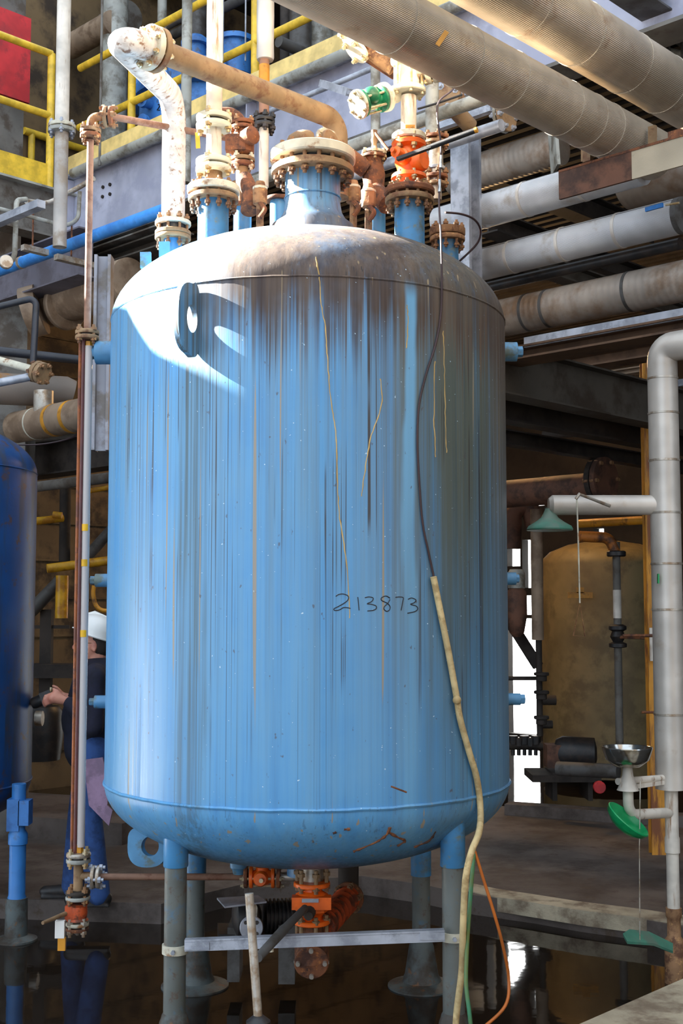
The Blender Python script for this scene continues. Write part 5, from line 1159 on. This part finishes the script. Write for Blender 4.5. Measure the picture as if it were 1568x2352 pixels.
# yellow pipes in the lit bay
def ytube(lb, pts, r, m='amberlit', name='yellow_pipe', cat='pipe'): return O(name, MB().tube([P(*p) for p in pts], r, 14), M[m], None, lb, cat)
ytube('yellow pipe level with the small blue tank shoulder', [(60, 1200, 10.6), (144, 1190, 10.8)], .035)
ytube('long yellow handrail pipe passing behind the level gauge', [(108, 1306, 10.4), (262, 1286, 10.6)], .04)
ytube('upright yellow post below the long yellow pipe', [(143, 1322, 10.7), (141, 1420, 10.7)], .055)
ytube('thin yellow pipe right of the level gauge, near the deck', [(190, 1130, 10.5), (262, 1118, 10.5)], .022)
ytube('short bright yellow nipple beside the small blue tank', [(122, 1182, 10.7), (142, 1184, 10.7)], .03)
ytube('dark slanting pipe behind the yellow post', [(70, 1405, 10.9), (138, 1335, 10.9)], .06, 'greydk', 'slanting_pipe')
ytube('dark slanting brace right of the level gauge', [(188, 1292, 11), (262, 1210, 11)], .05, 'greydk', 'slanting_pipe')
ytube('dark upright pipe behind the long yellow pipe', [(150, 1120, 10.9), (148, 1290, 10.9)], .05, 'dark', 'upright_pipe')
O('orange_hose_loop', MB().tube(spline([P(216, 1345, 9.0), P(214, 1365, 9.0), P(220, 1390, 9.0), P(236, 1402, 9.0), P(262, 1402, 9.0)], 6), .016, 12), M['amber'], None, 'orange hose loop above the white helmet', 'hose')
t = T('pump_skid', 'dark machine with round pipe fittings in the lit bay behind the worker', 'machine', P(110, 1600, 11))
O('frame', MB().bar(P(108, 1400, 11), P(104, 1640, 11), .1, .1, X).bar(P(70, 1440, 11), P(160, 1440, 11), .04, .03).bar(P(60, 1540, 11), P(180, 1540, 11), .3, .12), M['dark'], t)
O('gauge_rod', MB().tube([P(82, 1650, 9.8), P(98, 1650, 9.8)], .06, 12), M['steel'], t); O('drum', MB().lathe([(.18, -.2), (.2, 0), (.2, .2), (.16, .25)], P(90, 1690, 10.5), None, 24), M['black'], t)
# small blue tank at the left edge
sc_ = P(-212, 1400, 7.5); SR = P(80, 1400, 7.5).x-sc_.x; SR *= .97
ts = T('small_blue_tank', 'darker blue tank cut off by the left edge of the picture', 'tank', (sc_.x, 7.5, 0))
z1_ = P(80, 1080, 7.4).z; z0_ = P(70, 1800, 7.4).z; pr = []
for i in range(17): t_ = PI/2*i/16; pr.append((SR*math.sin(t_), z0_-.30*math.cos(t_)))
for i in range(17): t_ = PI/2*i/16; pr.append((SR*math.cos(t_), z1_+.34*math.sin(t_)))
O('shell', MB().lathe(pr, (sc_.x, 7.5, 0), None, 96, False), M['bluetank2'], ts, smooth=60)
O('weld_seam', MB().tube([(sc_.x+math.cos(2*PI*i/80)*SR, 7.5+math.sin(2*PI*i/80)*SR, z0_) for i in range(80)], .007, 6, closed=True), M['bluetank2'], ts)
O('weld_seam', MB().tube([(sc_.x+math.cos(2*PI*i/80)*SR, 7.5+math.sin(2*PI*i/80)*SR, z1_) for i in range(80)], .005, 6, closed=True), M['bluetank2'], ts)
q = P(40, 1990, 7.15); zz = lambda py: P(40, py, 7.15).z
lg_ = O('leg', MB().lathe([(.052, .05), (.052, zz(2060)), (.047, zz(2055)), (.047, zz(1940)), (.055, zz(1938)), (.055, zz(1915)), (.04, zz(1905)), (.04, zz(1800))], (q.x, 7.15, 0), None, 24), M['bluelegdk'], ts)
O('leg_bracket', MB().box((q.x-.02, 7.15, zz(1870)), .035, .05, .09).box((q.x+.04, 7.15, zz(1865)), .03, .05, .07), M['bluevessel'], lg_)
O('foot', MB().lathe([(.12, 0), (.12, .01), (.065, .03), (.062, zz(2062))], (q.x, 7.15, 0), None, 24), M['legfoot'], lg_)
O('leg', MB().lathe([(.05, 0), (.05, .8)], (q.x-1.1, 7.3, 0), None, 20), M['bluelegdk'], ts)

# ================================================================ the worker
wy = 7.55
WX = P(215, 1800, wy).x; WZ = kz-.0
def W(x, y, z): return Vector((WX+x, wy+y, WZ+z))      # person faces -X
tw = T('person', 'worker in white helmet, dark jacket and jeans holding a camera between the two blue tanks', 'person', W(0, 0, 0))
def remesh(o, v, sm=6):
    m = o.modifiers.new('remesh', 'REMESH'); m.mode = 'VOXEL'; m.voxel_size = v; m.use_smooth_shade = True
    s = o.modifiers.new('smooth', 'SMOOTH'); s.factor = .5; s.iterations = sm
body = MB()
# head (looks down slightly to the left)
hd = W(-.005, -.02, 1.565)
body.ball(hd, .1, 24, (.98, .78, 1.12)); body.ball(hd+Vector((-.035, 0, -.055)), .075, 20, (.9, .85, .95))
body.capsule(hd+Vector((-.085, 0, -.095)), hd+Vector((-.075, 0, -.085)), .03, .035)       # chin
body.capsule(hd+Vector((-.098, 0, .01)), hd+Vector((-.122, 0, -.03)), .011, .016)           # nose
body.capsule(hd+Vector((-.10, -.02, -.062)), hd+Vector((-.10, .02, -.062)), .011, .011)     # lips
body.capsule(hd+Vector((-.092, -.035, .022)), hd+Vector((-.092, .035, .022)), .012, .012)   # brow
for s_ in (-1, 1):
    body.ball(hd+Vector((.012, s_*.078, -.02)), .03, 14, (.75, .3, 1.1)); body.ball(hd+Vector((.018, s_*.084, -.045)), .014, 10, (.8, .5, .8))
body.capsule(hd+Vector((.02, 0, -.06)), W(.0, 0, 1.38), .062, .068)                       # neck
body.capsule(W(.02, -.16, 1.36), W(.02, .16, 1.36), .06, .06); body.capsule(W(.0, 0, 1.32), W(.0, 0, 1.0), .12, .13)
# arms
sh = {-1: W(.03, -.19, 1.36), 1: W(.0, .19, 1.36)}; elb = {-1: W(.04, -.24, 1.07), 1: W(-.05, .24, 1.08)}; wr = {-1: W(-.13, -.17, 1.22), 1: W(-.2, .12, 1.22)}
for s_ in (-1, 1):
    body.capsule(sh[s_], elb[s_], .052, .042); body.capsule(elb[s_], wr[s_], .042, .028)
    h0 = wr[s_]; h1 = h0+Vector((-.085, -s_*-.02, .02 if s_ < 0 else .0)); 
    body.capsule(h0, h1, .027, .033); body.capsule(h0+Vector((-.02, 0, .012)), h1+Vector((.01, 0, .012)), .02, .022)
    for k in range(4):
        f0 = h1+Vector((-.005, 0, .024-.017*k)); L = (.04, .046, .042, .034)[k]
        f1 = f0+Vector((-.75, -s_*.0+ -.25, -.25)).normalized()*L; f2 = f1+Vector((-.35, s_*-.5, -.55)).normalized()*L*.6
        body.capsule(f0, f1, .0105, .0095, 10); body.capsule(f1, f2, .0095, .008, 10)
    th0 = h0+Vector((-.03, 0, .025)); th1 = th0+Vector((-.03, -.01, .035)); body.capsule(th0, th1, .013, .011, 10); body.capsule(th1, th1+Vector((-.025, 0, .012)), .011, .009, 10)
# legs in skin
hip = {-1: W(.02, -.095, .92), 1: W(-.02, .095, .92)}; kn = {-1: W(.0, -.10, .50), 1: W(-.10, .10, .50)}; an = {-1: W(.06, -.10, .09), 1: W(-.14, .11, .09)}
for s_ in (-1, 1): body.capsule(hip[s_], kn[s_], .075, .052); body.capsule(kn[s_], an[s_], .05, .038)
bo = O('body', body, M['skin'], tw, smooth=0); remesh(bo, .0065, 3)
jk = MB()
jk.capsule(W(.03, -.15, 1.37), W(.03, .15, 1.37), .075, .075); jk.capsule(W(.02, -.02, 1.33), W(-.02, 0, 1.12), .155, .17); jk.capsule(W(-.02, 0, 1.15), W(-.02, 0, .93), .17, .165); jk.ball(W(-.05, 0, 1.1), .17, 20, (.9, 1, 1.1))
for s_ in (-1, 1): jk.capsule(sh[s_], elb[s_], .075, .062); jk.capsule(elb[s_], wr[s_].lerp(elb[s_], .1), .06, .043)
jk.lathe([(.07, 0), (.085, .03), (.08, .055)], W(.005, 0, 1.40), Vector((-.25, 0, 1)), 20)
jo = O('jacket', jk, M['navy'], tw, smooth=0); remesh(jo, .011, 3)
zpb = MB().tube([W(-.06, -.17, 1.0), W(.03, -.168, .86)], .005, 6); O('zip_strip', zpb, M['steel'], tw)
jn = MB(); jn.capsule(W(.0, -.05, .93), W(.0, .05, .93), .125, .125)
for s_ in (-1, 1): jn.capsule(hip[s_], kn[s_], .105, .078); jn.capsule(kn[s_], an[s_]+Vector((0, 0, -.02)), .078, .07)
jno = O('jeans', jn, M['jeans'], tw, smooth=0); remesh(jno, .011, 3)
for s_ in (-1, 1):
    so = MB().capsule(an[s_]+Vector((.04, 0, -.045)), an[s_]+Vector((-.17, 0, -.052)), .042, .036).box(an[s_]+Vector((-.06, 0, -.082)), .13, .036, .009); so = O('shoe', so, M['black'], tw, smooth=0); remesh(so, .008, 3)
hr = MB().ball(hd+Vector((.03, 0, .0)), .1, 20, (.85, .82, 1.0)); O('hair', hr, M['hair'], tw)
hax = Vector((.34, 0, 1)).normalized(); hc = hd+Vector((.0, 0, .045))
hm = MB(); hm.lathe([(.118, 0), (.125, -.006), (.128, .0), (.122, .012), (.122, .04), (.112, .075), (.085, .108), (.045, .126), (.01, .131)], hc, hax, 36)
hm.prism([hc+Vector((-.09, y_, .035)) for y_ in (-.07, .07)]+[hc+Vector((-.128, y_, .045)) for y_ in (.045, -.045)], (0, 0, .006)); hm.tube([hc+Vector((-.08, 0, .115)), hc+Vector((0, 0, .137)), hc+Vector((.07, 0, .105))], .012, 8)
O('helmet', hm, M['whitep'], tw)
gl = MB()
for s_ in (-1, 1): gl.tube([hd+Vector((.01, s_*.082, -.002)), hd+Vector((-.10, s_*.06, .0))], .0028, 6); gl.tube([hd+Vector((-.104, s_*.032+.022*math.cos(2*PI*i/14), .0+.018*math.sin(2*PI*i/14))) for i in range(14)], .002, 5, closed=True)
gl.tube([hd+Vector((-.108, -.01, .004)), hd+Vector((-.108, .01, .004))], .002, 5); O('glasses', gl, M['bsteel'], tw)
for s_ in (-1, 1): O('eye', MB().ball(hd+Vector((-.088, s_*.032, .0)), .011, 12), M['whitep'], tw)
cmo = Vector((.07, 0, .10))
cm = T('handheld_camera', 'black camera held in the worker hands', 'camera', W(-.36, -.10, 1.1)+cmo)
O('camera_body', MB().box(W(-.345, -.03, 1.13)+cmo, .035, .07, .045, Vector((.9, 0, .35)), Y, Vector((-.35, 0, .9))), M['black'], cm)
O('lens', MB().lathe([(.036, 0), (.036, .07), (.03, .085), (.028, .08)], W(-.37, -.03, 1.125)+cmo, Vector((-.9, 0, -.4)), 22), M['black'], cm); O('shutter_knob', MB().tube([W(-.325, -.08, 1.17)+cmo, W(-.32, -.08, 1.195)+cmo], .01, 10), M['bright'], cm)
# rag
rg = MB(); r0 = P(212, 1745, wy-.33); rp = [P(196, 1745, 7.3), P(235, 1740, 7.3), P(250, 1800, 7.27), P(246, 1850, 7.27), P(258, 1862, 7.26), P(250, 1897, 7.25), P(204, 1850, 7.25), P(198, 1800, 7.27)]
rg.prism(rp, (0, .02, 0)); O('rag', rg, M['rag'], None, 'mauve rag hanging from the worker pocket', 'rag')
# ---------------------------------------------------------------- repeats of a kind share a group
tops = {}
for o in list(S.objects):
    if o.parent is None and o.get('category') and not o.get('kind'): tops.setdefault(o.name.split('.')[0], []).append(o)
for k_, v_ in tops.items():
    if len(v_) > 1:
        for o in v_:
            if not o.get('group'): o['group'] = k_.replace('_', ' ')+'s of the plant'
